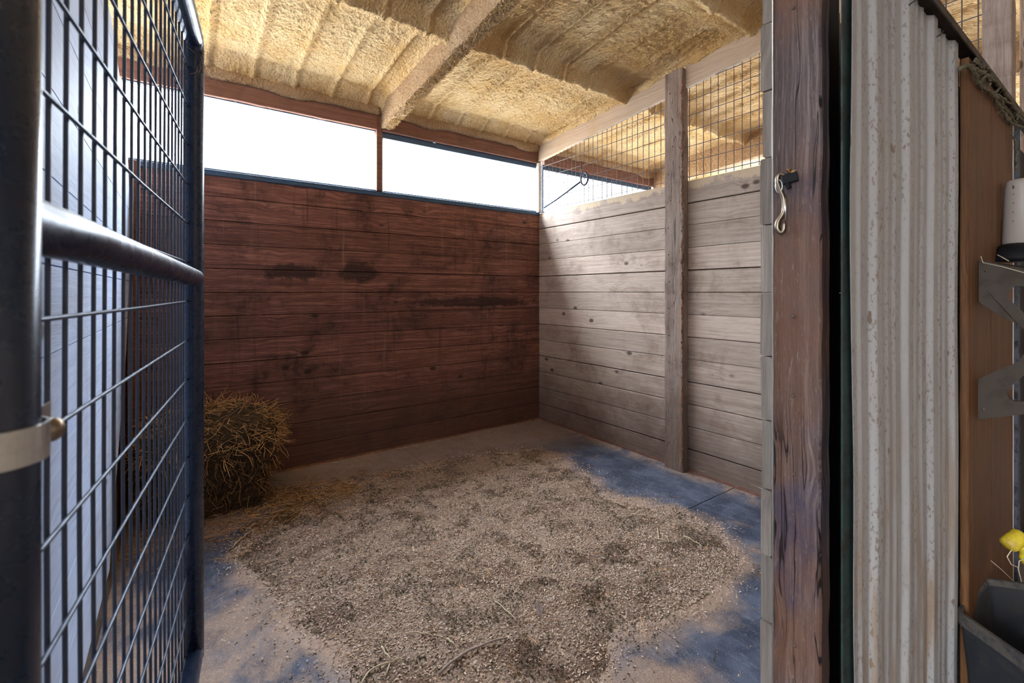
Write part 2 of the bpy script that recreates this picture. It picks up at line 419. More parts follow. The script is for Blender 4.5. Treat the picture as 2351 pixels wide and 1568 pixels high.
M['rack'] = simple('grey_brown_plastic', (0.070, 0.054, 0.043), 0.55, 0.0, 0.45, 16.0, (0.040, 0.029, 0.021), 0.0, 0.15)
M['rubber'] = simple('black_rubber_tub', (0.020, 0.021, 0.027), 0.65, 0.0, 0.5, 30.0, (0.050, 0.042, 0.034), 0.3)
M['rim'] = simple('dusty_rubber_rim', (0.085, 0.072, 0.060), 0.8, 0.0, 0.9, 30.0, (0.035, 0.036, 0.042), 0.4)
M['bottle'] = simple('cloudy_white_plastic', (0.42, 0.36, 0.32), 0.45, 0.0, 0.3, 10.0, (0.50, 0.40, 0.32))
M['rust'] = simple('rusty_nail_iron', (0.13, 0.085, 0.065), 0.6, 0.3)
M['yellow'] = simple('bright_yellow_plastic', (0.75, 0.56, 0.03), 0.4, 0.0, 0.6, 30.0, (0.36, 0.20, 0.08))
M['rope'] = simple('dirty_green_twine', (0.15, 0.125, 0.075), 0.9, 0.0, 0.7, 60.0, (0.05, 0.045, 0.03))
M['mark'] = simple('black_marker', (0.01, 0.01, 0.01), 0.6)
M['feather'] = simple('grey_feather', (0.62, 0.58, 0.64), 0.7, 0.0, 0.4, 90.0, (0.75, 0.72, 0.75))
M['web'] = simple('dusty_cobweb', (0.42, 0.33, 0.27), 0.9)
M['ground'] = simple('pale_dry_ground', (0.27, 0.245, 0.215), 0.95, 0.0, 0.5, 0.6, (0.20, 0.18, 0.155))
M['aisle'] = simple('packed_aisle_floor', (0.20, 0.16, 0.13), 0.9, 0.0, 0.8, 3.0, (0.12, 0.095, 0.08), 0.3)
M['roofmetal'] = simple('galvanised_roof_sheet', (0.42, 0.43, 0.45), 0.5, 0.6)
def panel_mat():
    m = NT('dirty_white_metal_sheet'); p = m.sep(m.pos)
    base = m.mix(m.rng(m.noise(m.comb(m.math('MULTIPLY', p[0], 9.0), 0.0, m.math('MULTIPLY', p[2], 0.8)), 1.0, 4, 0.6), 0.35, 0.7), (0.37, 0.36, 0.355), (0.33, 0.312, 0.305))
    sp = m.rng(m.noise(m.vm('MULTIPLY', m.pos, (1.0, 1.0, 0.55)), 130.0, 3, 0.6), 0.56, 0.63)
    band = m.rng(m.noise(m.comb(m.math('MULTIPLY', p[0], 14.0), 0.0, m.math('MULTIPLY', p[2], 1.0)), 1.0, 3), 0.42, 0.58, 0.15, 1.0)
    c = m.mix(m.math('MULTIPLY', sp, m.math('MULTIPLY', band, 0.75)), base, (0.16, 0.11, 0.075))
    big = m.rng(m.noise(m.vm('MULTIPLY', m.pos, (1.0, 1.0, 0.35)), 42.0, 2, 0.5), 0.70, 0.74)
    c = m.mix(m.math('MULTIPLY', big, 0.8), c, (0.12, 0.08, 0.05))
    mud = m.noise(m.comb(m.math('MULTIPLY', p[0], 26.0), 0.0, m.math('MULTIPLY', p[2], 1.6)), 1.0, 5, 0.65)
    low = m.rng(p[2], 1.35, 0.5)
    c = m.mix(m.math('MULTIPLY', low, m.rng(mud, 0.48, 0.62, 0, 0.8)), c, (0.27, 0.18, 0.115))
    m.col(c).rough(0.5).spec(0.35); return m.m
M['panel'] = panel_mat()

# ------------------------------------------------------------------ structure
PB = 0.1723; SILL = 2.24
XL = -3.45
ROOF = lambda y: 3.02 - 0.0858*y          # underside of the foam at height y
# floors
g = MB(); g.box(-30, 30, 0.12, 45, -0.25, -0.05, 0.0); g.build('ground', M['ground'], kind='structure')
g = MB(); g.box(-9, 9, -12.5, -3.60, -0.25, -0.012, 0.0); g.build('floor_aisle', M['aisle'], kind='structure')
g = MB(); g.box(-3.6, 4.2, -3.60, 0.12, -0.25, -0.02, 0.0); g.build('floor', M['aisle'], kind='structure')

def wall_boards(axis, a0, a1, face, thick, z0, z1, pitch, sgn, name, mat, wob=0.004, clip=None):
    mb = MB(); z = z0; k = 0
    while z < z1-0.01:
        zt = min(z+pitch, z1)
        off = random.uniform(0, wob); gap = random.choice((0.002, 0.003, 0.004, 0.007))
        e0, e1 = (a0, a1) if clip is None else clip((z+zt)/2)
        r = random.random()
        if axis == 'x': mb.box(e0, e1, face+min(sgn*thick, sgn*off), face+max(sgn*thick, sgn*off), z, zt-gap, 0.0035, r, 'x')
        else: mb.box(face+min(sgn*thick, sgn*off), face+max(sgn*thick, sgn*off), e0, e1, z, zt-gap, 0.0035, r, 'y')
        z = zt; k += 1
    return mb.build(name, mat, kind='structure')
wall_boards('x', -3.52, 2.15, 0.0, 0.045, 0.0, SILL, PB, 1, 'wall_back', M['wood_back'])
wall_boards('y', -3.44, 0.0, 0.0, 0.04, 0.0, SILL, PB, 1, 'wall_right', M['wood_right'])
wall_boards('y', -3.52, 0.0, XL-0.03, 0.04, 0.0, SILL, PB, -1, 'wall_left', M['wood_leftbrown'])
for nm, bx in (('wall_back_outside', (-3.6, 2.2, 0.047, 0.075, -0.05, SILL-0.03)), ('wall_right_outside', (0.042, 0.062, -3.44, 0.0, -0.02, SILL-0.004)), ('wall_left_outside', (XL-0.115, XL-0.075, -3.56, 0.05, -0.02, 2.62))):
    mb = MB(); mb.box(*bx, 0.002, 0.4, 'x' if 'back' in nm else 'y'); mb.build(nm, M['wood_leftbrown'], kind='structure')
mb = MB(); mb.box(-3.6, 0.0, -0.02, 0.06, -0.03, 0.006, 0.002, 0.4, 'x'); mb.build('baseboard_back', M['wood_leftbrown'], kind='structure')
mb = MB(); mb.box(-0.012, 0.03, -3.44, 0.0, -0.03, 0.012, 0.002, 0.4, 'y'); mb.build('baseboard_right', M['wood_fascia'], kind='structure')
# behind the photographer: unseen aisle walls, added to cut the light
mb = MB(); mb.box(-9, 9, -8.3, -8.2, -0.02, 3.6, 0.0, 0.4, 'x'); mb.build('wall_light_block', M['wood_right'], kind='structure')
mb = MB(); mb.box(5.5, 5.6, -8.2, -3.3, -0.02, 3.6, 0.0, 0.4, 'y'); mb.build('wall_light_block_end', M['wood_right'], kind='structure')
mb = MB(); mb.box(-9, -8.9, -8.2, -6.9, -0.02, 3.6, 0.0, 0.4, 'y'); mb.build('wall_light_block_left', M['wood_right'], kind='structure')
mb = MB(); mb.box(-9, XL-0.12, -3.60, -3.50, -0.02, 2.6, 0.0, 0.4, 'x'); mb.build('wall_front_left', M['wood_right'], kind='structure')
# whitewashed boards over the left wall, their ends cut in a bow
def bow(z):
    pts = [(0.0, -1.2), (0.2, -1.07), (0.62, -0.70), (1.04, -0.33), (1.5, -0.12), (2.0, -0.12), (2.35, -0.30), (2.5, -0.60), (2.62, -0.92), (2.8, -1.35)]
    for (za, ya), (zb, yb) in zip(pts, pts[1:]):
        if za <= z <= zb: return ya+(yb-ya)*(z-za)/(zb-za)
    return -1.35
mb = MB(); z = 0.10
while z < 2.66:
    zt = min(z+0.225, 2.68); r = random.random(); n = 6
    pts = [Vector((XL, -3.55, z)), Vector((XL, -3.55, zt-0.004))] + [Vector((XL, bow(zt-(zt-z)*k/n), zt-0.004-(zt-0.004-z)*k/n)) for k in range(n+1)]
    mb.poly(pts, (-0.026, 0, 0), r); z = zt
mb.build('wall_left_cladding', M['wood_left'], kind='structure', fix=True)
mb = MB(); mb.box(XL-0.02, XL+0.035, -0.045, -0.005, 0.0, SILL, 0.004, 0.3); mb.build('trim_1', M['wood_fascia'], kind='structure')

# outside strip above the wall: sill cap, mullion, fascia boards, window frames
mb = MB(); mb.box(-3.55, 0.0, -0.012, 0.06, SILL-0.028, SILL+0.012, 0.003, 0.5, 'x'); mb.build('trim_2', M['frame'], kind='structure')
mb = MB(); mb.box(0.02, 2.1, -0.012, 0.06, SILL-0.028, SILL+0.012, 0.003, 0.5, 'x'); mb.build('trim_3', M['frame'], kind='structure')
def post(name, x0, x1, y0, y1, z0, z1, mat, wob=0.0, segs=1, ch=0.004):
    mb = MB(); mb.box(x0, x1, y0, y1, z0, z1, ch, None, 'z', segs, wob); return mb.build(name, mat, kind='structure')
post('mullion_post', -1.8135, -1.765, -0.03, 0.04, SILL+0.012, 3.05, M['wood_fascia'])
wp = post('corner_post', -0.045, -0.004, -0.05, 0.03, SILL, 2.775, M['wood_white'])
for i, (x0, x1) in enumerate(((-3.6, -1.8135), (-1.765, -0.0), (0.05, 1.93), (2.02, 4.2))):
    mb = MB(); mb.box(x0, x1, -0.035, 0.01, 2.775, 2.98, 0.004, None, 'x', 24, 0.004)
    mb.build('fascia_%d' % (i+1), M['wood_fascia'], kind='structure').name = ('trim_%d' % (4+i))
def wframe(n, x0, x1, left=True, right=False, top=0.05):
    mb = MB(); z1 = 2.775
    mb.box(x0, x1, 0.0, 0.045, z1-top, z1, 0.003, 0.4, 'x')
    if left: mb.box(x0, x0+0.016, 0.0, 0.045, SILL+0.012, z1-top, 0.003, 0.4)
    if right: mb.box(x1-0.016, x1, 0.0, 0.045, SILL+0.012, z1-top, 0.003, 0.4)
    mb.box(x0, x1, 0.0, 0.045, SILL+0.012, SILL+0.024, 0.003, 0.4, 'x')
    mb.build('window_%d' % n, M['frame'], kind='structure')
wframe(1, -3.5, -1.8135, False, False, 0.006)
wframe(2, -1.765, -0.045)
wframe(3, 0.05, 1.93)

# roof: galvanised sheet above, foam below
mb = MB()
vs = [(-8, 0.35, ROOF(0.35)+0.15), (8, 0.35, ROOF(0.35)+0.15), (8, -4.3, ROOF(-4.3)+0.15), (-8, -4.3, ROOF(-4.3)+0.15)]
mb.poly([Vector(v) for v in vs], (0, 0, 0.03)); mb.build('roof', M['roofmetal'], kind='structure', fix=True)
mb = MB()
vs = [(-9, -4.25, 3.50), (9, -4.25, 3.50), (9, -8.2, 3.6), (-9, -8.2, 3.6)]
mb.poly([Vector(v) for v in vs], (0, 0, 0.03)); mb.build('roof_light_block', M['roofmetal'], kind='structure', fix=True)  # unseen roof over the aisle, put in to hold back sky light

PUR = (-1.24, -2.34, -3.46)
def foam_z(x, y, x0, x1, fine):
    z = ROOF(y)
    p = Vector((x, y, 0))
    # raised ribs of the sheet behind the foam
    t = ((x+3.45) % 0.279)/0.279
    wv = 0.012*mn.noise(Vector((y*2.2, x*0.5, 3)))
    rib = math.exp(-((t-0.5+wv*4)/0.060)**2)
    z -= rib*0.020 - 0.015*math.exp(-((t-0.5-0.13+wv*4)/0.05)**2)
    # purlins buried in foam
    for q in PUR:
        d = y-q + 0.02*mn.noise(Vector((x*2.5, q, 1)))
        a = 1/(1+math.exp(-(d+0.048)/0.010)) * 1/(1+math.exp((d-0.040)/0.014))
        z -= a*(0.112 + 0.012*mn.noise(Vector((x*6, q*3, 5))))
        z -= 0.03*math.exp(-((d-0.10)/0.07)**2)*(1-a)
    # roll of foam along the back fascia
    d = -y + 0.012*mn.noise(Vector((x*4, 2, 8)))
    z -= 0.085*math.exp(-(d/0.10)**2)
    z += 0.018*math.exp(-((d-0.20)/0.035)**2)
    # side climbs
    for xb in (x0, x1):
        dd = abs(x-xb)
        z -= 0.045*math.exp(-(dd/0.05)**2)
    z += 0.010*mn.noise(Vector((x*1.7, y*2.3, 4)))
    if fine:
        z += 0.0075*mn.noise(Vector((x*30, y*22, 1))) + 0.0065*mn.noise(Vector((x*62, y*44, 2)))
    return z
def foam_bay(name, x0, x1, y0, y1, step, label=None):
    nx = int((x1-x0)/step)+1; ny = int((y0-y1)/step)+1
    vs = []
    for j in range(ny+1):
        y = y0+(y1-y0)*j/ny
        for i in range(nx+1):
            x = x0+(x1-x0)*i/nx
            vs.append((x, y, foam_z(x, y, x0, x1, True)))
    fs = [[j*(nx+1)+i, (j+1)*(nx+1)+i, (j+1)*(nx+1)+i+1, j*(nx+1)+i+1] for j in range(ny) for i in range(nx)]
    # close the slab at the top so that it has real thickness
    n = len(vs)
    vs += [(x0, y0, ROOF(y0)+0.12), (x1, y0, ROOF(y0)+0.12), (x1, y1, ROOF(y1)+0.12), (x0, y1, ROOF(y1)+0.12)]
    fs.append([n, n+1, n+2, n+3])
    rowa = list(range(nx+1)); rowb = [ny*(nx+1)+i for i in range(nx+1)]
    cola = [j*(nx+1) for j in range(ny+1)]; colb = [j*(nx+1)+nx for j in range(ny+1)]
    fs.append(rowa+[n+1, n]); fs.append(rowb[::-1]+[n+3, n+2]); fs.append(cola[::-1]+[n, n+3]); fs.append(colb+[n+2, n+1])
    mb = MB(); mb.add(vs, fs, 0.5, True)
    return mb.build(name, M['foam'], kind='structure')
foam_bay('ceiling', -3.62, -1.755, -0.015, -4.1, 0.0125)
foam_bay('ceiling_right_bay', -1.705, 0.0, -0.015, -4.1, 0.0125)
foam_bay('ceiling_neighbour', 0.0, 2.0, -0.015, -4.1, 0.02)
foam_bay('ceiling_far', 2.0, 5.5, -0.015, -4.1, 0.04)

# rafters following the roof slope
def sloped(name, x0, x1, ya, yb, zb, h, mat, wob=0.0, segs=60, rows=0):
    """beam under the roof from ya to yb, its underside at zb(y)"""
    nx = 6; nh = 8; vs = []; fs = []
    ring = []
    for i in range(nx+1): ring.append((i/nx, 0.0))
    for j in range(1, nh+1): ring.append((1.0, j/nh))
    for i in range(nx-1, -1, -1): ring.append((i/nx, 1.0))
    for j in range(nh-1, 0, -1): ring.append((0.0, j/nh))
    n = len(ring)
    for k in range(segs+1):
        y = ya+(yb-ya)*k/segs
        for (a, b) in ring:
            x = x0+(x1-x0)*a; z = zb(y)+h*b
            if wob:
                s = wob*(1.0 if b < 0.15 else 0.45)
                x += s*mn.noise(Vector((x*30, y*24, z*30))) ; z += s*mn.noise(Vector((x*30+9, y*30, z*30)))
            vs.append((x, y, z))
    for k in range(segs):
        for i in range(n):
            j = (i+1) % n; fs.append([k*n+i, k*n+j, (k+1)*n+j, (k+1)*n+i])
    fs.append(list(range(n))); fs.append([segs*n+i for i in range(n-1, -1, -1)])
    mb = MB(); mb.add(vs, fs, random.random(), False)
    return mb.build(name, mat, kind='structure', fix=True)
sloped('rafter_beam', -1.775, -1.69, -0.02, -4.1, lambda y: 2.79-0.0858*y, 0.26, M['foam_dust'], 0.010, 340)
BB = lambda y: 2.785-0.0858*y
sloped('side_beam', -0.045, -0.002, -0.045, -1.660, BB, 0.20, M['wood_beam'], 0.002, 40)
sloped('side_beam_front', -0.045, -0.002, -1.838, -3.46, BB, 0.20, M['wood_beam'], 0.002, 40)
sloped('neighbour_beam', 1.935, 2.015, -0.02, -4.1, lambda y: 2.745-0.0858*y, 0.28, M['foam_dust'], 0.004, 60)
# foam lapping over the top of the side beams
def foam_lap(name, ya, yb):
    segs = int(abs(yb-ya)/0.012); vs = []; fs = []; n = 10
    for k in range(segs+1):
        y = ya+(yb-ya)*k/segs; zt = BB(y)+0.20
        e = min(1, 8*k/segs, 8*(segs-k)/segs)**0.5
        for i in range(n):
            t = 2*math.pi*i/n
            rx = (0.030+0.010*mn.noise(Vector((y*18, t, 1)))+0.006*mn.noise(Vector((y*50, t*2, 1))))*max(e, 0.15)
            rz = (0.048+0.026*mn.noise(Vector((y*7, t, 6)))+0.008*mn.noise(Vector((y*40, t*3, 1))))*max(e, 0.15)
            vs.append((-0.034+rx*math.cos(t), y, zt-0.006+rz*math.sin(t)))
    for k in range(segs):
        for i in range(n):
            j = (i+1) % n; fs.append([k*n+i, k*n+j, (k+1)*n+j, (k+1)*n+i])
    fs.append(list(range(n))); fs.append([segs*n+i for i in range(n-1, -1, -1)])
    mb = MB(); mb.add(vs, fs, 0.5, True); mb.build(name, M['foam'], kind='structure', fix=True)
foam_lap('ceiling_foam_lap', -0.03, -1.78)
foam_lap('ceiling_foam_lap_front', -1.75, -3.5)
# thin foam curtain sagging over each back fascia
def foam_drip(name, x0, x1):
    segs = int((x1-x0)/0.012); vs = []; fs = []; n = 6
    for k in range(segs+1):
        x = x0+(x1-x0)*k/segs
        low = 2.895 - 0.035*max(0, mn.noise(Vector((x*2.6, 4, 2))))*2 - 0.008*mn.noise(Vector((x*9, 1, 2)))
        prof = [(-0.030, 3.02), (-0.060, 2.975), (-0.068, 2.94+0.01*mn.noise(Vector((x*8, 0, 0)))), (-0.055, low+0.012), (-0.042, low), (-0.030, low+0.015)]
        for (y, z) in prof: vs.append((x, y+0.006*mn.noise(Vector((x*12, z*9, 0))), z))
    for k in range(segs):
        for i in range(n):
            j = (i+1) % n; fs.append([k*n+i, k*n+j, (k+1)*n+j, (k+1)*n+i])
    fs.append(list(range(n))); fs.append([segs*n+i for i in range(n-1, -1, -1)])
    mb = MB(); mb.add(vs, fs, 0.5, True); mb.build(name, M['foam_dust'], kind='structure', fix=True)
foam_drip('ceiling_edge', -3.55, -1.80); foam_drip('ceiling_edge_right', -1.68, -0.05); foam_drip('ceiling_edge_neighbour', 0.05, 1.93)

# stringy overspray along the rafter's lower edge and the purlins
def hair(mb, p, d, l, r):
    p = Vector(p); pts = [p.copy()]; d = Vector(d)
    for k in range(3):
        d = d+Vector((random.gauss(0, .5), random.gauss(0, .5), random.gauss(0.1, .4))); p = p+d.normalized()*l/3; pts.append(p.copy())
    mb.tube(pts, r, 3, 0.5, False)
mb = MB()
for k in range(6500):
    y = -0.05-random.random()*3.4; z0 = 2.79-0.0858*y
    hair(mb, (random.uniform(-1.775, -1.69), y, z0+random.uniform(0.0, 0.01)), (random.uniform(-.3, 1.0), random.uniform(-1, .3), random.uniform(-0.8, 0)), random.uniform(0.012, 0.030), 0.0019)
for k in range(1500):
    x = random.uniform(-3.4, -0.06); q = random.choice(PUR[:2])
    if -1.80 < x < -1.67: continue
    zz = ROOF(q)-0.112
    hair(mb, (x, q+random.uniform(0.02, 0.06), zz+random.uniform(0.0, 0.03)), (random.uniform(-.6, .6), 0.6, random.uniform(-0.9, 0.2)), random.uniform(0.015, 0.045), 0.0012)
mb.build('ceiling_foam_strings', M['foam'], kind='structure')

# posts on the right wall
mp = post('middle_post', -0.075, -0.001, -1.832, -1.668, 0.0, 3.09, M['wood_post'], 0.006, 90, 0.006)
# ragged chewed edge running down the post
mb = MB()
for k in range(150):
    z = 0.03+k*0.0203
    mb.beam((-0.070+random.uniform(-0.004, 0.004), -1.826+random.uniform(-0.003, 0.008), z), (-0.070+random.uniform(-0.004, 0.004), -1.826, z+random.uniform(0.015, 0.05)),
            random.uniform(0.006, 0.018), random.uniform(0.006, 0.016), 0.002)
mb.build('splintered_edge', M['wood_leftbrown'], parent=mp)
mb = MB()
for k in range(14):
    mb.lathe((-0.0765, -1.70-random.random()*0.09, 0.2+k*0.21), (-1, 0, 0), [(0, 0.0045), (0.002, 0.004)], 8)
mb.build('nail_heads', M['mark'], parent=mp)
post('front_post', -0.05, 0.05, -3.545, -3.445, 0.0, 3.28, M['wood_post'], 0.003, 40)
post('neighbour_post', 0.87, 0.97, -3.56, -3.46, 0.0, 3.28, M['wood_post'])

# front wall boards (only their sawn ends show) and the jamb
mbb = MB(); z = -0.02; k = 0
jx = -3.182+1.256
while z < SILL:
    hh = PB*random.uniform(0.95, 1.05); dx = random.uniform(-0.006, 0.010)
    mbb.box(jx-dx*0.3+0.002, 0.0-0.002, -3.352-0.0+0.001, -3.323+random.uniform(-0.002, 0.004), z, min(z+hh-0.003, SILL), 0.004, None, 'x', 20, 0.003)
    z += hh
mbb.build('wall_front', M['wood_end'], kind='structure')
jamb = empty('door_1', (jx+0.025, -3.41, 0), None, None, kind='structure')
mb = MB(); mb.box(jx, jx+0.052, -3.465, -3.353, 0.0, 2.6, 0.004, 0.37, 'z', 120, 0.0035); mb.build('jamb_post', M['wood_jamb'], parent=jamb)
mb = MB()
for z in (2.095, 1.318, 1.118, 0.922, 0.49, 0.40, 0.86-0.04):
    mb.lathe((jx-0.001, -3.405+random.uniform(-0.004, 0.004), z), (-1, 0, 0.1), [(0, 0.0042), (0.002, 0.0046), (0.0035, 0.003)], 10)
mb.build('nail_heads', M['rust'], parent=jamb)
mb = MB(); mb.box(jx-0.0045, jx+0.003, -3.3565, -3.3525, 0.0, 2.6, 0.001, 0.5, 'z', 60, 0.0008); mb.build('edge_strip', M['chrome'], parent=jamb, label='bright metal edge strip')

# green steel channel and white metal sheet
mb = MB()
gx0 = -3.182+1.354
mbk = MB(); mbk.box(jx+0.053, gx0+0.20, -3.40, -3.394, 0, 2.9, 0.001, 0.2); mbk.build('trim_13', M['black'], kind='structure')  # black sheet painting the shade of the gap behind the flange
mb.box(-3.182+1.149, -3.182+1.25, -3.547, -3.543, 0, 2.9, 0.001, 0.6)      # front flange
mb.build('green_channel', M['green'], kind='structure', fix=True).name = 'trim_8'
# corrugated sheet: profile along x, extruded in z
def sheet(x0, x1, y, z0, z1, zt):
    pts = []
    pitch = 0.2286; x = x0
    def h(x):
        t = ((x-x0-0.10) % pitch)/pitch
        v = 0.0
        if t < 0.30:                       # major rib, trapezoid
            a = t/0.30
            v = 0.013*max(0, min(1, a/0.22, (1-a)/0.22))
        else:
            a = (t-0.30)/0.70
            for c in (0.33, 0.66):
                v = max(v, 0.005*max(0, 1-abs(a-c)/0.09))
        return v
    n = 260
    for i in range(n+1):
        xx = x0+(x1-x0)*i/n; pts.append((xx, y-h(xx)))
    vs = []; fs = []; nz = 40
    for j in range(nz+1):
        z = z0+(z1-z0)*j/nz
        for i, (px, py) in enumerate(pts):
            e = math.exp(-((px-x0)/0.05)**2)
            bend = 0.018*math.sin(z*2.6+0.4)+0.006*math.sin(z*7)
            vs.append((px+e*bend*0.7, py+0.004*mn.noise(Vector((px*3, 0, z*2))), z))
    for j in range(nz):
        for i in range(n):
            fs.append([j*(n+1)+i, j*(n+1)+i+1, (j+1)*(n+1)+i+1, (j+1)*(n+1)+i])
    m0 = len(vs)
    vs += [(a, b+0.0012, c) for (a, b, c) in vs]
    fs += [[i+m0 for i in f[::-1]] for f in fs]
    for j in range(nz):
        a = j*(n+1); b = (j+1)*(n+1); fs.append([a, b, b+m0, a+m0]); a += n; b += n; fs.append([b, a, a+m0, b+m0])
    mb = MB(); mb.add(vs, fs, 0.5, True); return mb
PY = -3.938+0.385
s_ = sheet(-3.182+1.18, -3.182+2.045, PY, 0.02, 2.172, 0).build('wall_front_sheet', M['panel'], kind='structure')
mb = MB()
mb.box(-3.182+1.0, 0.62, -3.938+0.352, -3.938+0.356, 2.168, 2.190, 0.0005, 0.2, 'x')
mb.box(-3.182+1.0, 0.62, -3.938+0.352, -3.938+0.40, 2.188, 2.192, 0.0005, 0.2, 'x')
mb.build('trim_9', M['rack'], kind='structure', fix=True)
# dark framing behind the sheet, blue grey strip in the gap
mb = MB(); mb.box(gx0+0.14, 0.9, -3.50, -3.46, 0.0, 2.16, 0.004, 0.3); mb.build('wall_front_backing', M['black'], kind='structure')
for z in (2.12, 2.055):
    pass
mb = MB(); mb.box(-3.182+2.075, -3.182+2.16, -3.545, -3.53, 0.0, 2.14, 0.003, 0.3, 'z', 60, 0.003); mb.build('trim_10', M['bluegrey'], kind='structure')

# staples in the sheet
for i, (u, v) in enumerate(((2086, 12), (2150, 85))):
    p = on_y(u, v, PY-0.03)
    mb = MB(); mb.tube([p, p+Vector((0.0, -0.010, 0.004)), p+Vector((0.004, -0.014, 0.012)), p+Vector((0.010, -0.008, 0.016))], 0.0015, 6)
    mb.build('wire_hook', M['mark'], label=('small rusty wire hook in the white sheet, ' + ('higher of the two' if i == 0 else 'lower of the two')), cat='hook')

# ------------------------------------------------------------------ rubber mats
outl = [(540, 1270), (575, 1225), (620, 1190), (700, 1150), (790, 1118), (880, 1096), (1000, 1066), (1130, 1040), (1210, 1034), (1290, 1055), (1350, 1092),
        (1400, 1140), (1470, 1158), (1560, 1172), (1630, 1205), (1675, 1262), (1700, 1295), (1640, 1338), (1575, 1392), (1490, 1436), (1420, 1470), (1380, 1530),
        (1310, 1600), (1200, 1680), (1000, 1740), (900, 1680), (845, 1568), (800, 1505), (740, 1462), (665, 1410), (610, 1330)]
BO = [on_floor(u, v) for u, v in outl]; BO = [(p.x, p.y) for p in BO]
def bdist(x, y):
    ins = False; dm = 9e9; n = len(BO)
    for i in range(n):
        ax, ay = BO[i]; bx, by = BO[(i+1) % n]
        if (ay > y) != (by > y) and x < (bx-ax)*(y-ay)/(by-ay)+ax: ins = not ins
        dx, dy = bx-ax, by-ay; t = max(0, min(1, ((x-ax)*dx+(y-ay)*dy)/(dx*dx+dy*dy)))
        d = math.hypot(x-ax-t*dx, y-ay-t*dy); dm = min(dm, d)
    return dm if ins else -dm
xs = [(-3.45, -1.587), (-1.583, -0.004)]
ys = [(-0.005, -0.847), (-0.851, -2.198), (-2.202, -3.56)]
lab = {(0, 0): 'blue-grey rubber floor mat under the hay, along the back wall', (1, 0): 'blue-grey rubber floor mat in the corner of the two board walls',
       (0, 1): 'blue-grey rubber floor mat in front of the hay, left half under bedding', (1, 1): 'blue-grey rubber floor mat in front of the middle post',
       (0, 2): 'dusty blue-grey rubber floor mat beside the mesh gate, nearest on the left', (1, 2): 'blue-grey rubber floor mat nearest the worn door jamb, lower right'}
for i, (x0, x1) in enumerate(xs):
    for j, (y0, y1) in enumerate(ys):
        mb = MB(); nx = 40; ny = 36; vs = []; dz = random.uniform(0, 0.003)
        for b in range(ny+1):
            for a in range(nx+1):
                x = x0+(x1-x0)*a/nx; y = y1+(y0-y1)*b/ny
                if a == nx and i == 0 or a == 0 and i == 1: x += 0.006*mn.noise(Vector((y*7, 2+i, 1)))
                if (b == 0 and j < 2) or (b == ny and j > 0): y += 0.006*mn.noise(Vector((x*7, j, 9)))
                vs.append((x, y, -0.004+dz+0.004*mn.noise(Vector((x*1.2, y*1.2, 3)))))
        fs = [[b*(nx+1)+a, b*(nx+1)+a+1, (b+1)*(nx+1)+a+1, (b+1)*(nx+1)+a] for b in range(ny) for a in range(nx)]
        m0 = len(vs); vs += [(a, b, -0.02) for a, b, c in vs]
        ring = list(range(nx+1)) + [b*(nx+1)+nx for b in range(1, ny+1)] + [ny*(nx+1)+a for a in range(nx-1, -1, -1)] + [b*(nx+1) for b in range(ny-1, 0, -1)]
        for q in range(len(ring)):
            a = ring[q]; b = ring[(q+1) % len(ring)]; fs.append([a, a+m0, b+m0, b])
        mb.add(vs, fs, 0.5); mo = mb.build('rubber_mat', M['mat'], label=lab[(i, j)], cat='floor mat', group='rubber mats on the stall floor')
        at = mo.data.attributes.new('off_bedding', 'FLOAT', 'POINT'); at.data.foreach_set('value', [max(0.0, min(2.0, -bdist(q[0], q[1]))) for q in vs])

# ------------------------------------------------------------------ bedding
st = 0.02; bx0 = min(p[0] for p in BO)-0.1; bx1 = max(p[0] for p in BO)+0.1; by0 = min(p[1] for p in BO)-0.1; by1 = max(p[1] for p in BO)+0.1
nx = int((bx1-bx0)/st); ny = int((by1-by0)/st); hts = {}; vs = []; idx = {}
def bed_h(x, y, d=None):
    if d is None: d = bdist(x, y)
    d += 0.09*mn.noise(Vector((x*3.3, y*3.3, 0)))+0.04*mn.noise(Vector((x*9, y*9, 0)))
    if d < -0.004: return None
    e = min(1, max(0, d/0.22))**1.3
    thin = 0.5+0.9*mn.noise(Vector((x*1.1+4, y*1.1, 2)))
    h = -0.003+e*(0.013+0.010*thin+0.010*mn.noise(Vector((x*6, y*6, 1)))+0.008*mn.noise(Vector((x*17, y*15, 4)))+0.004*mn.noise(Vector((x*40, y*40, 4))))
    return h
for j in range(ny+1):
    for i in range(nx+1):
        x = bx0+i*st; y = by0+j*st; h = bed_h(x, y)
        if h is not None: idx[(i, j)] = len(vs); vs.append((x, y, h))
fs = []
for (i, j) in idx:
    q = [(i, j), (i+1, j), (i+1, j+1), (i, j+1)]
    if all(k in idx for k in q): fs.append([idx[k] for k in q])
mb = MB(); mb.add(vs, fs, 0.5, True)
mb.build('bedding', M['bedding'], label='wide patch of brown wood shavings bedding spread over the mats', cat='bedding', kind='stuff')
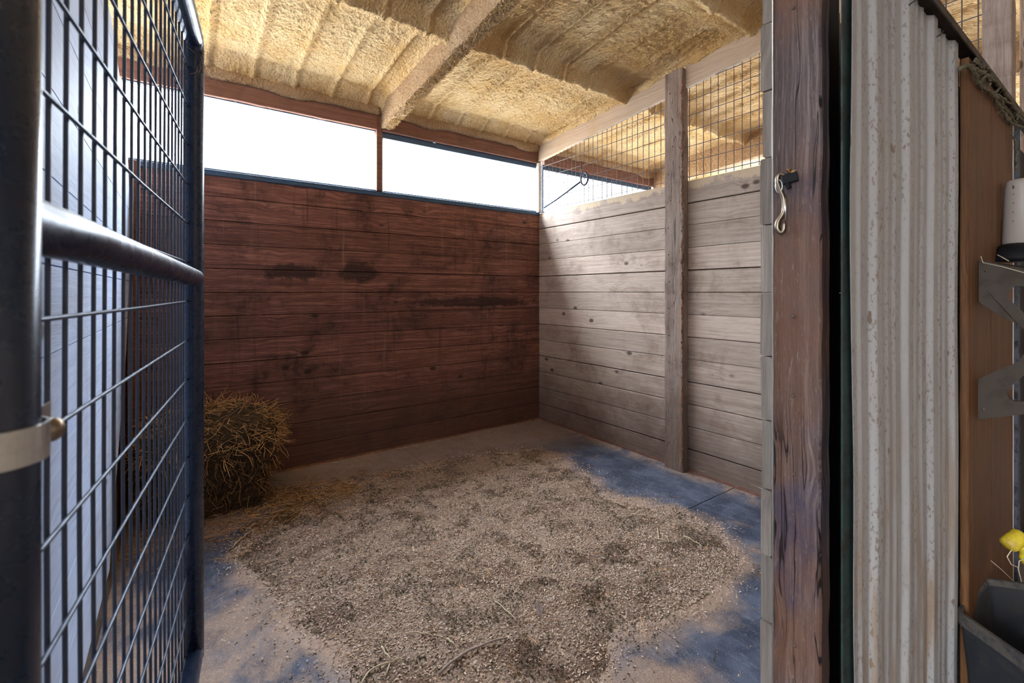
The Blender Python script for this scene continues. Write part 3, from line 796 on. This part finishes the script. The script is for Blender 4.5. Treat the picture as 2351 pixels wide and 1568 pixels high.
# loose chips and hay crumbs
def chip(mb, x, y, z, l, w, t, rnd):
    a = random.random()*6.283; tl = random.gauss(0, 0.35)
    dx, dy = math.cos(a)*l, math.sin(a)*l; nx_, ny_ = -math.sin(a)*w, math.cos(a)*w; dz = tl*l
    v = [(x-dx-nx_, y-dy-ny_, z-dz), (x+dx-nx_, y+dy-ny_, z+dz), (x+dx+nx_, y+dy+ny_, z+dz+t*0.5), (x-dx+nx_, y-dy+ny_, z-dz), (x, y, z+t)]
    mb.add(v, [[0, 1, 4], [1, 2, 4], [2, 3, 4], [3, 0, 4]], rnd)
mbc = MB(); mbd = MB(); cnt = 0
while cnt < 42000:
    x = random.uniform(bx0, bx1); y = random.uniform(by0, by1)
    h = bed_h(x, y)
    if h is None:
        if random.random() > 0.02+0.9*math.exp(bdist(x, y)/0.06): continue
        h = 0.0
    cnt += 1
    cl = mn.noise(Vector((x*5.5, y*5.5, 7)))+0.6*mn.noise(Vector((x*14, y*14, 7)))
    if (cl > 0.17 and random.random() < 0.7) or random.random() < 0.06: chip(mbd, x, y, h+0.003, random.uniform(0.002, 0.007), random.uniform(0.001, 0.002), 0.003, random.random())
    else: chip(mbc, x, y, h+0.002, random.uniform(0.0018, 0.0055), random.uniform(0.001, 0.003), 0.0025, random.random())
for k in range(2600):
    x = random.uniform(-3.4, -0.02); y = random.uniform(-3.55, -0.02)
    chip(mbc, x, y, 0.001, random.uniform(0.001, 0.003), random.uniform(0.0007, 0.0015), 0.0015, random.random())
mbc.build('sawdust_chips', M['chips'], label='loose pale wood chips scattered over bedding and mats', cat='wood chips', kind='stuff')
mbd.build('hay_crumbs', M['crumbs'], label='dark broken hay crumbs clumped in the bedding', cat='hay crumbs', kind='stuff')

def stem(mb, p, d, l, r, curl=0.4, segs=4, droop=0.0, n=3, rnd=None, floor=None):
    p = Vector(p); d = Vector(d).normalized(); pts = [p.copy()]; ax = Vector((random.gauss(0, 1), random.gauss(0, 1), random.gauss(0, 1))).normalized()
    for k in range(segs):
        d = (Matrix.Rotation(random.gauss(curl/segs, curl/segs), 3, ax) @ d); d.z -= droop/segs; d.normalize()
        p = p+d*(l/segs)
        if floor is not None: p.z = max(p.z, floor); p.y = min(p.y, -0.008); p.x = max(p.x, XL+0.008)
        pts.append(p.copy())
    mb.tube(pts, r, n, rnd if rnd is not None else random.random(), False)

# ------------------------------------------------------------------ hay bale
hay = empty('hay_bale', (-3.02, -0.34, 0), 'ragged heap of dry hay against the back wall beside the gate', 'hay')
def hay_surf(th, z):
    # outline radius of heap at angle th, height z (0..1)
    wide = 0.80+0.22*math.sin(min(1, max(0, (z-0.15)/0.8))*math.pi*0.75)
    if z > 0.72: wide *= math.sqrt(max(0.02, 1-((z-0.72)/0.30)**2))
    c, s = math.cos(th), math.sin(th)
    sq = (abs(c)**4+abs(s)**4)**(-0.25)
    q = 1+0.10*mn.noise(Vector((c*2, s*2, z*3)))
    return Vector((c*sq*0.37*wide*q, s*sq*0.28*wide*q, 0))
vs = []; fs = []; n = 64; m_ = 40
HT = 0.63
for j in range(m_+1):
    z = j/m_*0.98
    for i in range(n):
        th = 2*math.pi*i/n; r = hay_surf(th, z)
        q = Vector((-3.02+r.x, -0.345+r.y, z*HT+0.004))
        k = 0.035*mn.noise(q*14)+0.02*mn.noise(q*35)
        q += Vector((math.cos(th), math.sin(th), 0))*k; q.y = min(q.y, -0.012); q.x = max(q.x, XL+0.05)
        vs.append(q)
for j in range(m_):
    for i in range(n):
        l = (i+1) % n; fs.append([j*n+i, j*n+l, (j+1)*n+l, (j+1)*n+i])
fs.append([m_*n+i for i in range(n)]); fs.append(list(range(n-1, -1, -1)))
m = NT('packed_hay'); a_ = m.noise(m.vm('MULTIPLY', m.pos, (1, 1, 2.2)), 60.0, 5, 0.7, 1.5)
m.col(m.ramp(a_, [(0.3, (0.015, 0.008, 0.004)), (0.5, (0.09, 0.050, 0.020)), (0.72, (0.25, 0.15, 0.06))])).rough(0.9); m.bump(a_, 1.0, 0.02); M['packed'] = m.m
mb = MB(); mb.add(vs, fs, 0.5, True); mb.build('packed_hay', M['packed'], parent=hay)
mb = MB()
for k in range(5200):
    th = random.uniform(0, 2*math.pi); z = random.random()**0.75
    r = hay_surf(th, min(z, 0.97))
    f = 1.0 if z < 0.93 else random.random()**0.5
    p = Vector((-3.02+r.x*f, -0.345+r.y*f, z*HT+0.01))
    out = Vector((math.cos(th), math.sin(th), 0))
    tan = Vector((-math.sin(th), math.cos(th), 0))
    if z < 0.55:
        d = tan*random.gauss(0, 0.5)+Vector((0, 0, random.gauss(0, 1.0)))+out*random.gauss(0.15, 0.3)
        rn = random.random()*0.55
    else:
        d = tan*random.gauss(0, 1.0)+Vector((0, 0, random.gauss(0, 0.5)))+out*random.gauss(0.45, 0.7)
        rn = 0.15+random.random()*0.85
    p -= out*0.01; l = random.uniform(0.04, 0.15)
    if p.y > -0.06 or p.x < XL+0.08: d.y = -abs(d.y); d.x = abs(d.x); l *= 0.4
    if p.y+d.normalized().y*l > -0.01: d.y = -abs(d.y)
    stem(mb, p, d, l, random.uniform(0.0010, 0.0020), 0.9, 4, 0.35, 3, rn, 0.003)
mb.build('loose_stems', M['straw'], parent=hay, kind='stuff')
mb = MB()
for k in range(1700):
    a = random.gauss(0, 1); rad = abs(random.gauss(0, 0.42))
    x = -2.95+math.cos(random.uniform(-2.4, 1.1))*(0.30+rad)*1.0; y = -0.58-abs(random.gauss(0, 0.26))+0.25*random.random()
    if x < XL+0.05 or y > -0.03: continue
    d = (math.cos(k*1.7), math.sin(k*1.7), random.uniform(0, 0.25))
    stem(mb, (x, y, 0.004+random.random()*0.012), d, random.uniform(0.03, 0.13), random.uniform(0.0009, 0.0018), 0.7, 4, 0.5, 3, random.random(), 0.003)
for k in range(330):
    x = random.uniform(-3.3, -0.5); y = random.uniform(-3.2, -0.6)
    if bdist(x, y) < -0.12 and random.random() < 0.75: continue
    stem(mb, (x, y, 0.022), (math.cos(k*2.1), math.sin(k*2.1), 0.1), random.uniform(0.02, 0.09), random.uniform(0.0007, 0.0014), 0.6, 3, 0.5, 3, random.random(), 0.018)
mb.build('scattered_hay', M['straw'], label='loose hay stems strewn over floor and bedding around the heap', cat='hay', kind='stuff')

# the single stalks one can point to on the bedding
def stalk(name, px, r, mat, label, cat='straw', lift=0.033, extra=()):
    r *= 1.35; pts = [on_floor(u, v, 0.02) for u, v in px]
    for q in pts: q.z = (bed_h(q.x, q.y) or 0.0)+0.007+max(0, lift-0.033)
    sm = []
    for a, b in zip(pts, pts[1:]):
        for k in range(4): sm.append(a.lerp(b, k/4)+Vector((0, 0, 0.006*math.sin(k*math.pi/4))))
    sm.append(pts[-1])
    mb = MB(); mb.tube(sm, [r*(1-0.45*k/len(sm)) for k in range(len(sm))], 6, 0.5)
    for br in extra:
        q = [on_floor(u, v, 0.02) for u, v in br]
        for w in q: w.z = (bed_h(w.x, w.y) or 0.0)+0.008
        mb.tube(q, r*0.7, 6, 0.5)
    mb.build(name, mat, label=label, cat=cat, group='single stalks on the bedding')
stalk('twig', [(1008, 1546), (1050, 1512), (1100, 1484), (1165, 1465)], 0.0040, M['twig'], 'long grey bent twig lying on the bedding, nearest and longest', 'twig')
stalk('straw_stalk', [(826, 1566), (850, 1530), (900, 1513), (918, 1508)], 0.0028, M['straw_pale'], 'pale forked straw curving out of the bottom edge', extra=[[(896, 1514), (884, 1546)]])
stalk('straw_stalk', [(876, 1484), (884, 1498), (898, 1514)], 0.0034, M['straw_pale'], 'short thick pale straw resting across the forked straw', lift=0.042)
stalk('straw_stalk', [(1024, 1465), (1034, 1474), (1044, 1483)], 0.0034, M['straw_pale'], 'short thick pale straw just above the long bent twig')
stalk('straw_stalk', [(1136, 1380), (1160, 1400), (1188, 1428)], 0.0022, M['straw_pale'], 'thin straight pale straw left of the grey feather')
stalk('straw_stalk', [(1510, 1212), (1512, 1242), (1536, 1247), (1528, 1230)], 0.0028, M['straw_pale'], 'yellow straw bent in an L on the right of the bedding')
stalk('straw_stalk', [(1570, 1234), (1595, 1244), (1614, 1254)], 0.0025, M['straw_pale'], 'gently curved pale straw right of the L-shaped one')
stalk('straw_stalk', [(1410, 1151), (1425, 1157), (1437, 1162)], 0.0028, M['straw_pale'], 'short pale straw at the upper right edge of the bedding')
stalk('straw_stalk', [(532, 1252), (560, 1226), (590, 1206)], 0.0026, M['straw_pale'], 'slanting yellow straw at the left edge of the bedding', lift=0.01)
stalk('straw_stalk', [(932, 1453), (970, 1456), (995, 1461)], 0.0020, M['straw_pale'], 'thin flat straw left of the long bent twig')
stalk('straw_stalk', [(1098, 1188), (1118, 1202), (1110, 1236)], 0.0018, M['twig'], 'thin dark twig bent in a hook in the middle of the bedding', 'twig')
# feather
c = on_floor(1241, 1425, 0.020); c.z = (bed_h(c.x, c.y) or 0.02)+0.008; fe = empty('feather', c, 'small grey and white feather standing in the bedding', 'feather')
mb = MB(); mb.tube([c+Vector((0, 0, -0.01)), c+Vector((0.004, 0.006, 0.03)), c+Vector((0.0, 0.02, 0.075))], 0.0012, 5); mb.build('quill', M['straw_pale'], parent=fe)
mb = MB(); L_ = []; R_ = []
for k in range(11):
    t = k/10; w = 0.0135*math.sin(math.pi*min(1, t*0.85+0.12))**0.8*(1+0.25*math.sin(k*2.3))
    q = c+Vector((0.004*(1-t), 0.006+0.014*t, 0.018+0.058*t)); L_.append(q-RT*w); R_.append(q+RT*w+FW*0.003)
mb.poly(L_+R_[::-1], FW*0.0008); mb.build('vane', M['feather'], parent=fe)

# ------------------------------------------------------------------ welded mesh on the right wall
def mesh_panel(y0, y1, label):
    mb = MB(); x = -0.012; y = y0-0.012
    while y > y1:
        mb.tube([(x, y, SILL-0.006), (x, y, BB(y)+0.01)], 0.0027, 6, 0.5, False); y -= 0.0585
    z = SILL+0.02
    while z < BB(y1):
        ya = y0
        if z > BB(y0): ya = min(y0, (2.785-z)/0.0858)
        if ya > y1+0.03: mb.tube([(x-0.003, ya, z), (x-0.003, (ya+y1)/2, z-0.003), (x-0.003, y1, z)], 0.0027, 6, 0.5, False)
        z += 0.117
    return mb.build('mesh_panel', M['wire_brown'], label=label, cat='wire mesh', group='welded wire mesh panels above the right wall')
mesh_panel(-0.055, -1.664, 'welded wire mesh panel between the back corner and the rough middle post')
mesh_panel(-1.836, -3.442, 'welded wire mesh panel between the middle post and the worn door jamb')
# hook rod on the mesh
a = on_x(1249, 477, -0.03); b = on_x(1332, 418, -0.03); c = on_x(1340, 412, -0.03)
hk = MB(); hk.tube([a, a.lerp(b, 0.33)+Vector((0, 0, -0.006)), a.lerp(b, 0.66)+Vector((0, 0, -0.004)), b], 0.0085, 8)
ring = []
for k in range(16):
    t = 2*math.pi*k/16; ring.append(c+Vector((0, -0.048*math.cos(t)-0.01, 0.060*math.sin(t)+0.004)))
hk.tube(ring, 0.0085, 8, closed=True)
hk.tube([c+Vector((0, 0.02, 0.05)), c+Vector((0, 0.03, 0.12)), c+Vector((0.008, 0.035, 0.15))], 0.005, 6)
hk.build('wire_hook', M['gate'], label='long thin metal rod with a ring end hooked on the mesh by the window', cat='hook')

# ------------------------------------------------------------------ gate
H0 = Vector((-3.315, -3.350, 0)); H1 = Vector((-3.146, -2.01, 0))
gd = (H1-H0).normalized(); gn = Vector((gd.y, -gd.x, 0)); GL = (H1-H0).length
gate = empty('stall_gate', H0, 'dark pipe gate with welded wire mesh, swung open at the left', 'gate')
mb = MB(); mb.tube([H0+Vector((0, 0, 0.12)), H0+Vector((0, 0, 1.0)), H0+Vector((0, 0, 2.21))], 0.030, 28); mb.build('hinge_stile', M['gate'], parent=gate)
top = 2.24
pts = [H1+Vector((0, 0, 0.12)), H1+Vector((0, 0, 1.0)), H1+Vector((0, 0, top-0.035))]
for k in range(1, 5):
    t = math.pi/2*k/4; pts.append(H1-gd*0.035*(1-math.cos(t))+Vector((0, 0, top-0.035+0.035*math.sin(t))))
mb = MB(); mb.tube(pts, 0.029, 28); mb.build('latch_stile', M['gate'], parent=gate)
mb = MB(); mb.tube([H1-gd*0.035+Vector((0, 0, top)), H0.lerp(H1, 0.5)+Vector((0, 0, top)), H0+gd*0.0+Vector((0, 0, top))], 0.030, 28); mb.build('top_rail', M['gate'], parent=gate)
mb = MB(); mb.tube([H1+Vector((0, 0, 0.14)), H0+Vector((0, 0, 0.14))], 0.029, 24); mb.build('bottom_rail', M['gate'], parent=gate)
# middle rail on the near side of the mesh: pinched flat where it meets the hinge stile
mb = MB(); vs = []; fs = []; n = 28; m_ = 40; off = gn*0.004
for k in range(m_+1):
    t = k/m_; s_ = t*GL
    pinch = max(0, 1-s_/0.17); pinch = pinch*pinch*(3-2*pinch)
    rx = 0.0285*(1-0.80*pinch); rz = 0.0285*(1+0.05*pinch)
    end = max(0, (s_-(GL-0.03))/0.03); e_ = math.sqrt(max(0.02, 1-end*end*0.9))
    c = H0+gd*s_+off+Vector((0, 0, 1.447-0.020*t))
    for i in range(n):
        a = 2*math.pi*i/n; vs.append(c+gn*math.cos(a)*rx*e_+Vector((0, 0, math.sin(a)*rz*e_)))
for k in range(m_):
    for i in range(n):
        l = (i+1) % n; fs.append([k*n+i, k*n+l, (k+1)*n+l, (k+1)*n+i])
fs.append(list(range(n-1, -1, -1))); fs.append([m_*n+i for i in range(n)])
mb.add(vs, fs, 0.5, True); mb.build('middle_rail', M['gate'], parent=gate, fix=True)
mb = MB()
s_ = GL-0.040
while s_ > 0.035:
    w = 0.0015*math.sin(s_*37)
    mb.tube([H0+gd*s_+Vector((0, 0, 0.15))-gn*0.022, H0+gd*(s_+w)+Vector((0, 0, 1.1))-gn*0.026, H0+gd*s_+Vector((0, 0, top-0.02))-gn*0.022], 0.0030, 8, 0.5, False); s_ -= 0.0585
z = 1.3485-0.132*9
while z < top-0.03:
    if z > 0.16: mb.tube([H0-gn*0.017+Vector((0, 0, z)), H0.lerp(H1, 0.5)-gn*0.020+Vector((0, 0, z-0.002)), H1-gn*0.017+Vector((0, 0, z))], 0.0031, 8, 0.5, False)
    z += 0.132
mb.build('wire_mesh', M['wire'], parent=gate, label='welded wire mesh infill')
# clamp band round the hinge stile with its carriage bolt
mb = MB(); vs = []; fs = []; n = 40; zc = 1.247
R1 = 0.0335
pr = []
for k in range(n+1):
    a = math.pi*(0.10+1.80*k/n); pr.append((math.cos(a)*R1, math.sin(a)*R1))
pr = [(0.098, 0.006), (0.045, 0.009)] + pr + [(0.045, -0.009), (0.098, -0.006)]
def cl(p, r=1.0): return H0+gd*p[0]*r+gn*p[1]*r
for sgn_, rr in ((1, 1.0), (-1, 1.07)):
    for p in pr: vs.append(cl(p, rr)+Vector((0, 0, zc-0.016))); vs.append(cl(p, rr)+Vector((0, 0, zc+0.016)))
q = len(pr)
for k in range(q-1):
    for b in (0, 2*q): fs.append([b+2*k, b+2*k+2, b+2*k+3, b+2*k+1])
    fs.append([2*k, 2*k+2, 2*q+2*k+2, 2*q+2*k]); fs.append([2*k+1, 2*k+3, 2*q+2*k+3, 2*q+2*k+1])
fs.append([0, 1, 2*q+1, 2*q]); fs.append([2*q-2, 2*q-1, 4*q-1, 4*q-2])
mb.add(vs, fs, 0.5, False); clamp = mb.build('pipe_clamp', M['chrome'], parent=gate, label='shiny zinc band clamped round the stile', fix=True)
mb = MB(); bc = H0+gd*0.092+gn*0.010+Vector((0, 0, zc-0.012))
mb.lathe(bc, gn, [(-0.03, 0.004), (0.0, 0.004), (0.0, 0.0125), (0.004, 0.0122), (0.008, 0.0095), (0.0105, 0.005), (0.011, 0.0008)], 20); mb.build('carriage_bolt', M['steel'], parent=clamp)
# cobweb at the elbow
mb = MB(); cc = H1+Vector((0, 0, top-0.06))
for k in range(70):
    d = Vector((random.gauss(0, 1), random.gauss(0, 1), random.gauss(-0.4, 1))).normalized()
    stem(mb, cc+d*0.025+gn*0.012, d+Vector((0, 0, -0.5)), random.uniform(0.02, 0.10), 0.0005, 1.2, 4, 0.5)
mb.build('cobweb', M['web'], label='dusty cobweb clinging to the top corner of the gate', cat='cobweb')

# ------------------------------------------------------------------ snap hook hanging on the jamb
sx = jx-0.012
def J(u, v): return on_x(u, v, sx)
sh = empty('snap_hook', J(1795, 535), 'worn metal snap hook hanging from a dark loop on the door jamb', 'snap hook')
def smooth(pts, n=5):
    out = []
    for i in range(len(pts)-1):
        p0 = pts[max(i-1, 0)]; p1 = pts[i]; p2 = pts[i+1]; p3 = pts[min(i+2, len(pts)-1)]
        for k in range(n):
            t = k/n; out.append(0.5*((2*p1)+(p2-p0)*t+(2*p0-5*p1+4*p2-p3)*t*t+(3*p1-p0-3*p2+p3)*t*t*t))
    return out+[pts[-1]]
mb = MB()
hp = ([J(1806, 418), J(1800, 402), J(1788, 402), J(1785, 418), J(1792, 438), J(1799, 455), J(1800, 478), J(1797, 492), J(1787, 508), J(1785, 524), J(1793, 534), J(1800, 526), J(1801, 512)])
hr = [0.0032, 0.0042, 0.0052, 0.0060, 0.0062, 0.0056, 0.0050, 0.0056, 0.0066, 0.0066, 0.0056, 0.0044, 0.0034]
mb.tube(smooth(hp), [hr[min(12, i//5)]*(1-(i % 5)/5)+hr[min(12, i//5+1)]*((i % 5)/5) for i in range(61)], 14)
mb.build('hook_body', M['steel'], parent=sh)
mb = MB(); mb.tube([J(1805, 455)+Vector((-0.003, 0, 0)), J(1805, 505)+Vector((-0.003, 0, 0))], 0.0022, 8); mb.build('plunger', M['chrome'], parent=sh)
mb = MB(); rp = [J(1790+8*math.cos(t*math.pi/6), 428+15*math.sin(t*math.pi/6))+Vector((-0.004, 0, 0)) for t in range(12)]
mb.tube(rp, 0.0013, 6, closed=True); mb.build('wire_ring', M['chrome'], parent=sh)
mb = MB(); mb.beam(J(1798, 414)+Vector((-0.001, 0, 0)), J(1829, 403)+Vector((0.006, 0, 0)), 0.011, 0.024, 0.002); mb.beam(J(1806, 416), J(1812, 432), 0.008, 0.010, 0.002)
mb.build('strap_loop', M['black'], parent=sh, label='short black strap loop')
mb = MB()
for k in range(30):
    stem(mb, J(1815, 396), (random.gauss(-0.3, 0.5), random.gauss(0, 1), 1), random.uniform(0.006, 0.014), 0.0007, 0.5, 2)
mb.build('frayed_tuft', M['straw'], parent=sh)

# ------------------------------------------------------------------ planks, rack and tub at the far right
PF = -3.938+0.363
px0 = -3.182+2.112
def plank(x0, x1, zt, label, th=0.022):
    mb = MB(); mb.box(x0, x1, PF, PF+th, 0.0, zt, 0.003, None, 'z', 30, 0.0015); mb.build('plank', M['wood_plank'], label=label, cat='plank', group='tan planks standing at the right')
plank(px0, px0+0.352, 2.155, 'tan upright plank next to the white metal sheet, behind the netting')
plank(px0+0.357, px0+0.80, 2.150, 'darker tan upright plank at the right edge, behind the grey rack')
mb = MB(); mb.box(px0+0.84, px0+0.90, PF-0.01, PF+0.02, 0.0, 2.1, 0.003); mb.build('trim_11', M['bluegrey'], kind='structure')
mb = MB(); mb.box(px0+0.815, px0+0.83, PF, PF+0.02, 0.0, 2.1, 0.003); mb.build('trim_12', M['wood_white'], kind='structure')
# rack bracket: a plate at right angles to the planks
BX = -3.182+2.252
def B(u, v): return on_x(u, v, BX)
rack = empty('wall_rack', Vector((BX, PF-0.06, 0.9)), 'grey-brown plastic wall rack with braced arms fixed to the planks', 'rack')
def holed(name, outer, off, lab_=None):
    mb = MB(); mb.poly([B(u, v) for u, v in outer], off); return mb.build(name, M['rack'], parent=rack, fix=True)
holed('upper_arm', [(2247, 601), (2300, 613), (2351, 626), (2380, 634), (2380, 664), (2342, 656), (2328, 657), (2318, 664), (2313, 676), (2318, 690), (2351, 722), (2380, 750), (2380, 786), (2351, 756), (2300, 703), (2262, 664), (2247, 654)], (0.02, 0, 0))
holed('upper_brace', [(2247, 654), (2262, 664), (2332, 742), (2300, 728), (2253, 697), (2247, 692)], (0.03, 0, 0))
holed('lower_arm', [(2243, 872), (2300, 846), (2336, 832), (2351, 812), (2380, 780), (2380, 842), (2351, 861), (2322, 886), (2312, 902), (2316, 914), (2328, 922), (2351, 922), (2380, 920), (2380, 948), (2351, 951), (2241, 964)], (0.02, 0, 0))
mb = MB(); a = B(2247, 600); b = B(2380, 632); mb.poly([a, b, b+Vector((0.30, 0, 0.02)), a+Vector((0.30, 0, 0))], (0, 0, 0.006)); mb.build('shelf', M['rack'], parent=rack, fix=True)
for u, v in ((2265, 622), (2258, 940)):
    mb = MB(); mb.lathe(B(u, v), (-1, 0, 0), [(0, 0.004), (0.002, 0.0035)], 8); mb.build('screw', M['steel'], parent=rack)
# dark round pot with white bottle on the rack
q = CAM+ray(2336, 598)*1.78; zt = q.z
mb = MB(); mb.lathe(q-Vector((0, 0, 0.004)), (0, 0, 1), [(0, 0.086), (0.02, 0.084), (0.045, 0.072), (0.062, 0.050), (0.070, 0.03), (0.072, 0.005)], 28)
mb.build('helmet_bowl', M['black'], label='upturned black bowl resting on the grey rack', cat='bowl')
q2 = q+Vector((0.03, 0.01, 0.066)); bt = empty('bottle', q2, 'tall cloudy white bottle with measuring ticks above the black bowl', 'bottle')
mb = MB(); mb.lathe(q2+RT*0.028, (0, 0, 1), [(0, 0.052), (0.004, 0.056), (0.225, 0.048), (0.247, 0.044), (0.252, 0.036)], 28); mb.build('bottle_body', M['bottle'], parent=bt)
tq = q2+RT*0.028
vd = (CAM-tq); vd.z = 0; vd.normalize(); sl = Vector((-RT.x, -RT.y, 0))
ang = math.radians(42)
for k, zz in enumerate((0.19, 0.155, 0.120, 0.085)):
    rr = 0.0495+0.005*(1-zz/0.225)
    n_ = vd*math.cos(ang)+sl*math.sin(ang); t_ = sl*math.cos(ang)-vd*math.sin(ang)
    c = tq+n_*(rr+0.0008)+Vector((0, 0, zz))
    mb = MB(); mb.tube([c-t_*0.004, c+t_*0.004], 0.0007, 4)
    mb.tube([c-t_*0.002-Vector((0, 0, 0.003)), c-t_*0.001+Vector((0, 0, 0.002))], 0.0006, 4); mb.build('measuring_tick', M['mark'], parent=bt)
c = tq+n_*0.0515+Vector((0, 0, 0.222)); mb = MB()
mb.tube([c-t_*0.003, c-t_*0.003-Vector((0, 0, 0.012))], 0.0008, 4); mb.tube([c+t_*0.003+Vector((0, 0, 0.002)), c+t_*0.003-Vector((0, 0, 0.012))], 0.0008, 4); mb.tube([c-t_*0.003-Vector((0, 0, 0.005)), c+t_*0.004-Vector((0, 0, 0.006))], 0.0008, 4)
mb.build('written_mark', M['mark'], parent=bt)
# straw on the rack
mb = MB(); mb.tube([B(2252, 588)+Vector((-.002, 0, 0)), B(2257, 603)+Vector((-.002, 0, 0)), B(2300, 612)+Vector((-.002, 0, 0)), B(2351, 626)+Vector((-.002, 0, 0))], 0.0014, 5)
mb.build('straw_stalk', M['straw_pale'], label='bent straw lying along the top of the grey rack', cat='straw')
mb = MB(); mb.tube([B(2291, 585)+Vector((-.01, 0, 0)), B(2304, 592)+Vector((-.01, 0, 0)), B(2318, 600)+Vector((-.01, 0, 0))], 0.0016, 5)
mb.build('straw_stalk', M['straw_pale'], label='short straw beside the black bowl on the rack', cat='straw')

# netting of old twine hanging below the flashing
NY = PF-0.012
def N(u, v): return on_y(u, v, NY)
net = MB()
def rope(px, r=0.0045):
    pts = [N(u, v) for u, v in px]; sm = []
    for i in range(len(pts)-1):
        p0 = pts[max(i-1, 0)]; p1 = pts[i]; p2 = pts[i+1]; p3 = pts[min(i+2, len(pts)-1)]
        for k in range(5):
            t = k/5; w = 0.5*((2*p1)+(p2-p0)*t+(2*p0-5*p1+4*p2-p3)*t*t+(3*p1-p0-3*p2+p3)*t*t*t)
            sm.append(w+Vector((0, 0.003*math.sin(i*5+k*2), 0.0015*math.sin(i*3+k*1.7))))
    sm.append(pts[-1]); net.tube(sm, r, 7)
rope([(2205, 159), (2218, 150), (2236, 158), (2262, 170), (2292, 194), (2322, 232), (2360, 292)], 0.0062)
rope([(2206, 157), (2222, 152), (2240, 172), (2250, 196), (2275, 214), (2296, 245), (2316, 278), (2345, 292), (2370, 304)], 0.0056)
rope([(2238, 140), (2256, 158), (2262, 172), (2252, 192), (2262, 206)], 0.0045)
rope([(2262, 170), (2272, 186), (2270, 198), (2262, 204)], 0.0040)
rope([(2286, 186), (2294, 202), (2282, 214), (2268, 208)], 0.0042)
rope([(2284, 216), (2306, 228), (2330, 250), (2351, 285)], 0.0050)
rope([(2300, 226), (2306, 246), (2322, 268), (2334, 284)], 0.0040)
rope([(2322, 232), (2334, 256), (2336, 276)], 0.0036)
rope([(2324, 305), (2334, 350), (2333, 390)], 0.0042)
rope([(2240, 135), (2252, 150), (2268, 158), (2290, 186)], 0.0040)
for k in range(60):
    u = random.uniform(2225, 2345); v = 140+(u-2225)*1.25+random.uniform(0, 26)
    stem(net, N(u, v), (random.gauss(0, 1), -0.2, random.gauss(-0.5, 1)), random.uniform(0.01, 0.035), 0.0008, 1.2, 3)
net.build('hay_net', M['rope'], label='old greenish twine hay net slung over the plank tops at top right', cat='net')

# feed tub
def T(u, v, z): return on_floor(u, v, z)
zr = 0.34
A = T(2193, 1400, zr); Bk = T(2262, 1325, zr)
Dk = T(2351, 1337, zr); Cf = T(2351, 1510, zr)
dirA = (Cf-A).normalized(); dirB = (Dk-Bk).normalized()
Cf = A+dirA*0.40; Dk = Bk+dirB*0.40
rim = [A, Bk, Dk, Cf]
cen = sum(rim, Vector())/4
def rring(scale, z, lean=Vector()):
    out = []
    for i in range(4):
        p0, p1, p2 = rim[i-1], rim[i], rim[(i+1) % 4]
        a = p1+(p0-p1).normalized()*0.016; b = p1+(p2-p1).normalized()*0.016
        for t in (0, 0.25, 0.5, 0.75, 1.0):
            q = a*(1-t)**2+p1*2*t*(1-t)+b*t*t
            w = cen+(q-cen)*scale; w.z = z; out.append(w+lean)
    return out
prof = [(0.80, 0.0), (0.95, zr-0.030), (0.93, zr-0.02), (0.86, zr-0.12), (0.78, 0.02)]
vs = []; fs = []
for s_, z in prof: vs += rring(s_, z)
n = 20
for k in range(len(prof)-1):
    for i in range(n):
        l = (i+1) % n; fs.append([k*n+i, k*n+l, (k+1)*n+l, (k+1)*n+i])
fs.append(list(range(n))); fs.append([(len(prof)-1)*n+i for i in range(n-1, -1, -1)])
tub = empty('feed_tub', Vector((cen.x, cen.y, 0)), 'black rubber feed tub with dusty rim in the lower right corner', 'tub')
mb = MB(); mb.add(vs, fs, 0.5, False); mb.build('tub_body', M['rubber'], parent=tub, fix=True)
vs = []; fs = []; pr2 = [(0.935, zr-0.036), (0.985, zr-0.040), (1.0, zr-0.004), (0.992, zr), (0.945, zr), (0.930, zr-0.008)]
for s_, z in pr2: vs += rring(s_, z)
for k in range(6):
    k2 = (k+1) % 6
    for i in range(n):
        l = (i+1) % n; fs.append([k*n+i, k*n+l, k2*n+l, k2*n+i])
mb = MB(); mb.add(vs, fs, 0.5, False); mb.build('rim', M['rim'], parent=tub, fix=True, label='dusty thick rim')
# yellow nozzle and twine
yz = CAM+ray(2330, 1240)*1.55
yn = empty('hose_nozzle', yz, 'yellow plastic nozzle hanging above the black tub', 'nozzle')
mb = MB(); ax = (RT*0.8+Vector((0, 0, 0.55))).normalized()
mb.lathe(yz, ax, [(-0.034, 0.0195), (-0.030, 0.0235), (-0.022, 0.025), (0.020, 0.026), (0.027, 0.0245), (0.031, 0.0195)], 20); mb.build('nozzle_head', M['yellow'], parent=yn)
mb = MB(); mb.lathe(yz+RT*0.02-Vector((0, 0, 0.010)), RT*0.35-Vector((0, 0, 1)), [(0, 0.018), (0.02, 0.018), (0.026, 0.013), (0.04, 0.013), (0.045, 0.017), (0.07, 0.016)], 16); mb.build('nozzle_neck', M['yellow'], parent=yn)
tz = CAM+ray(2330, 1300)*1.55
mb = MB()
def V(u, v): return CAM+ray(u, v)*1.54
mb.tube([V(2345, 1262), V(2322, 1263), V(2312, 1278), V(2322, 1296), V(2336, 1302)], 0.0016, 6)
mb.tube([V(2360, 1280), V(2340, 1288), V(2338, 1306), V(2345, 1335)], 0.0016, 6)
mb.tube([V(2275, 1287), V(2300, 1308), V(2325, 1332)], 0.0008, 5)
mb.build('baling_twine', M['straw_pale'], label='loops of pale baling twine hanging under the yellow nozzle', cat='twine')
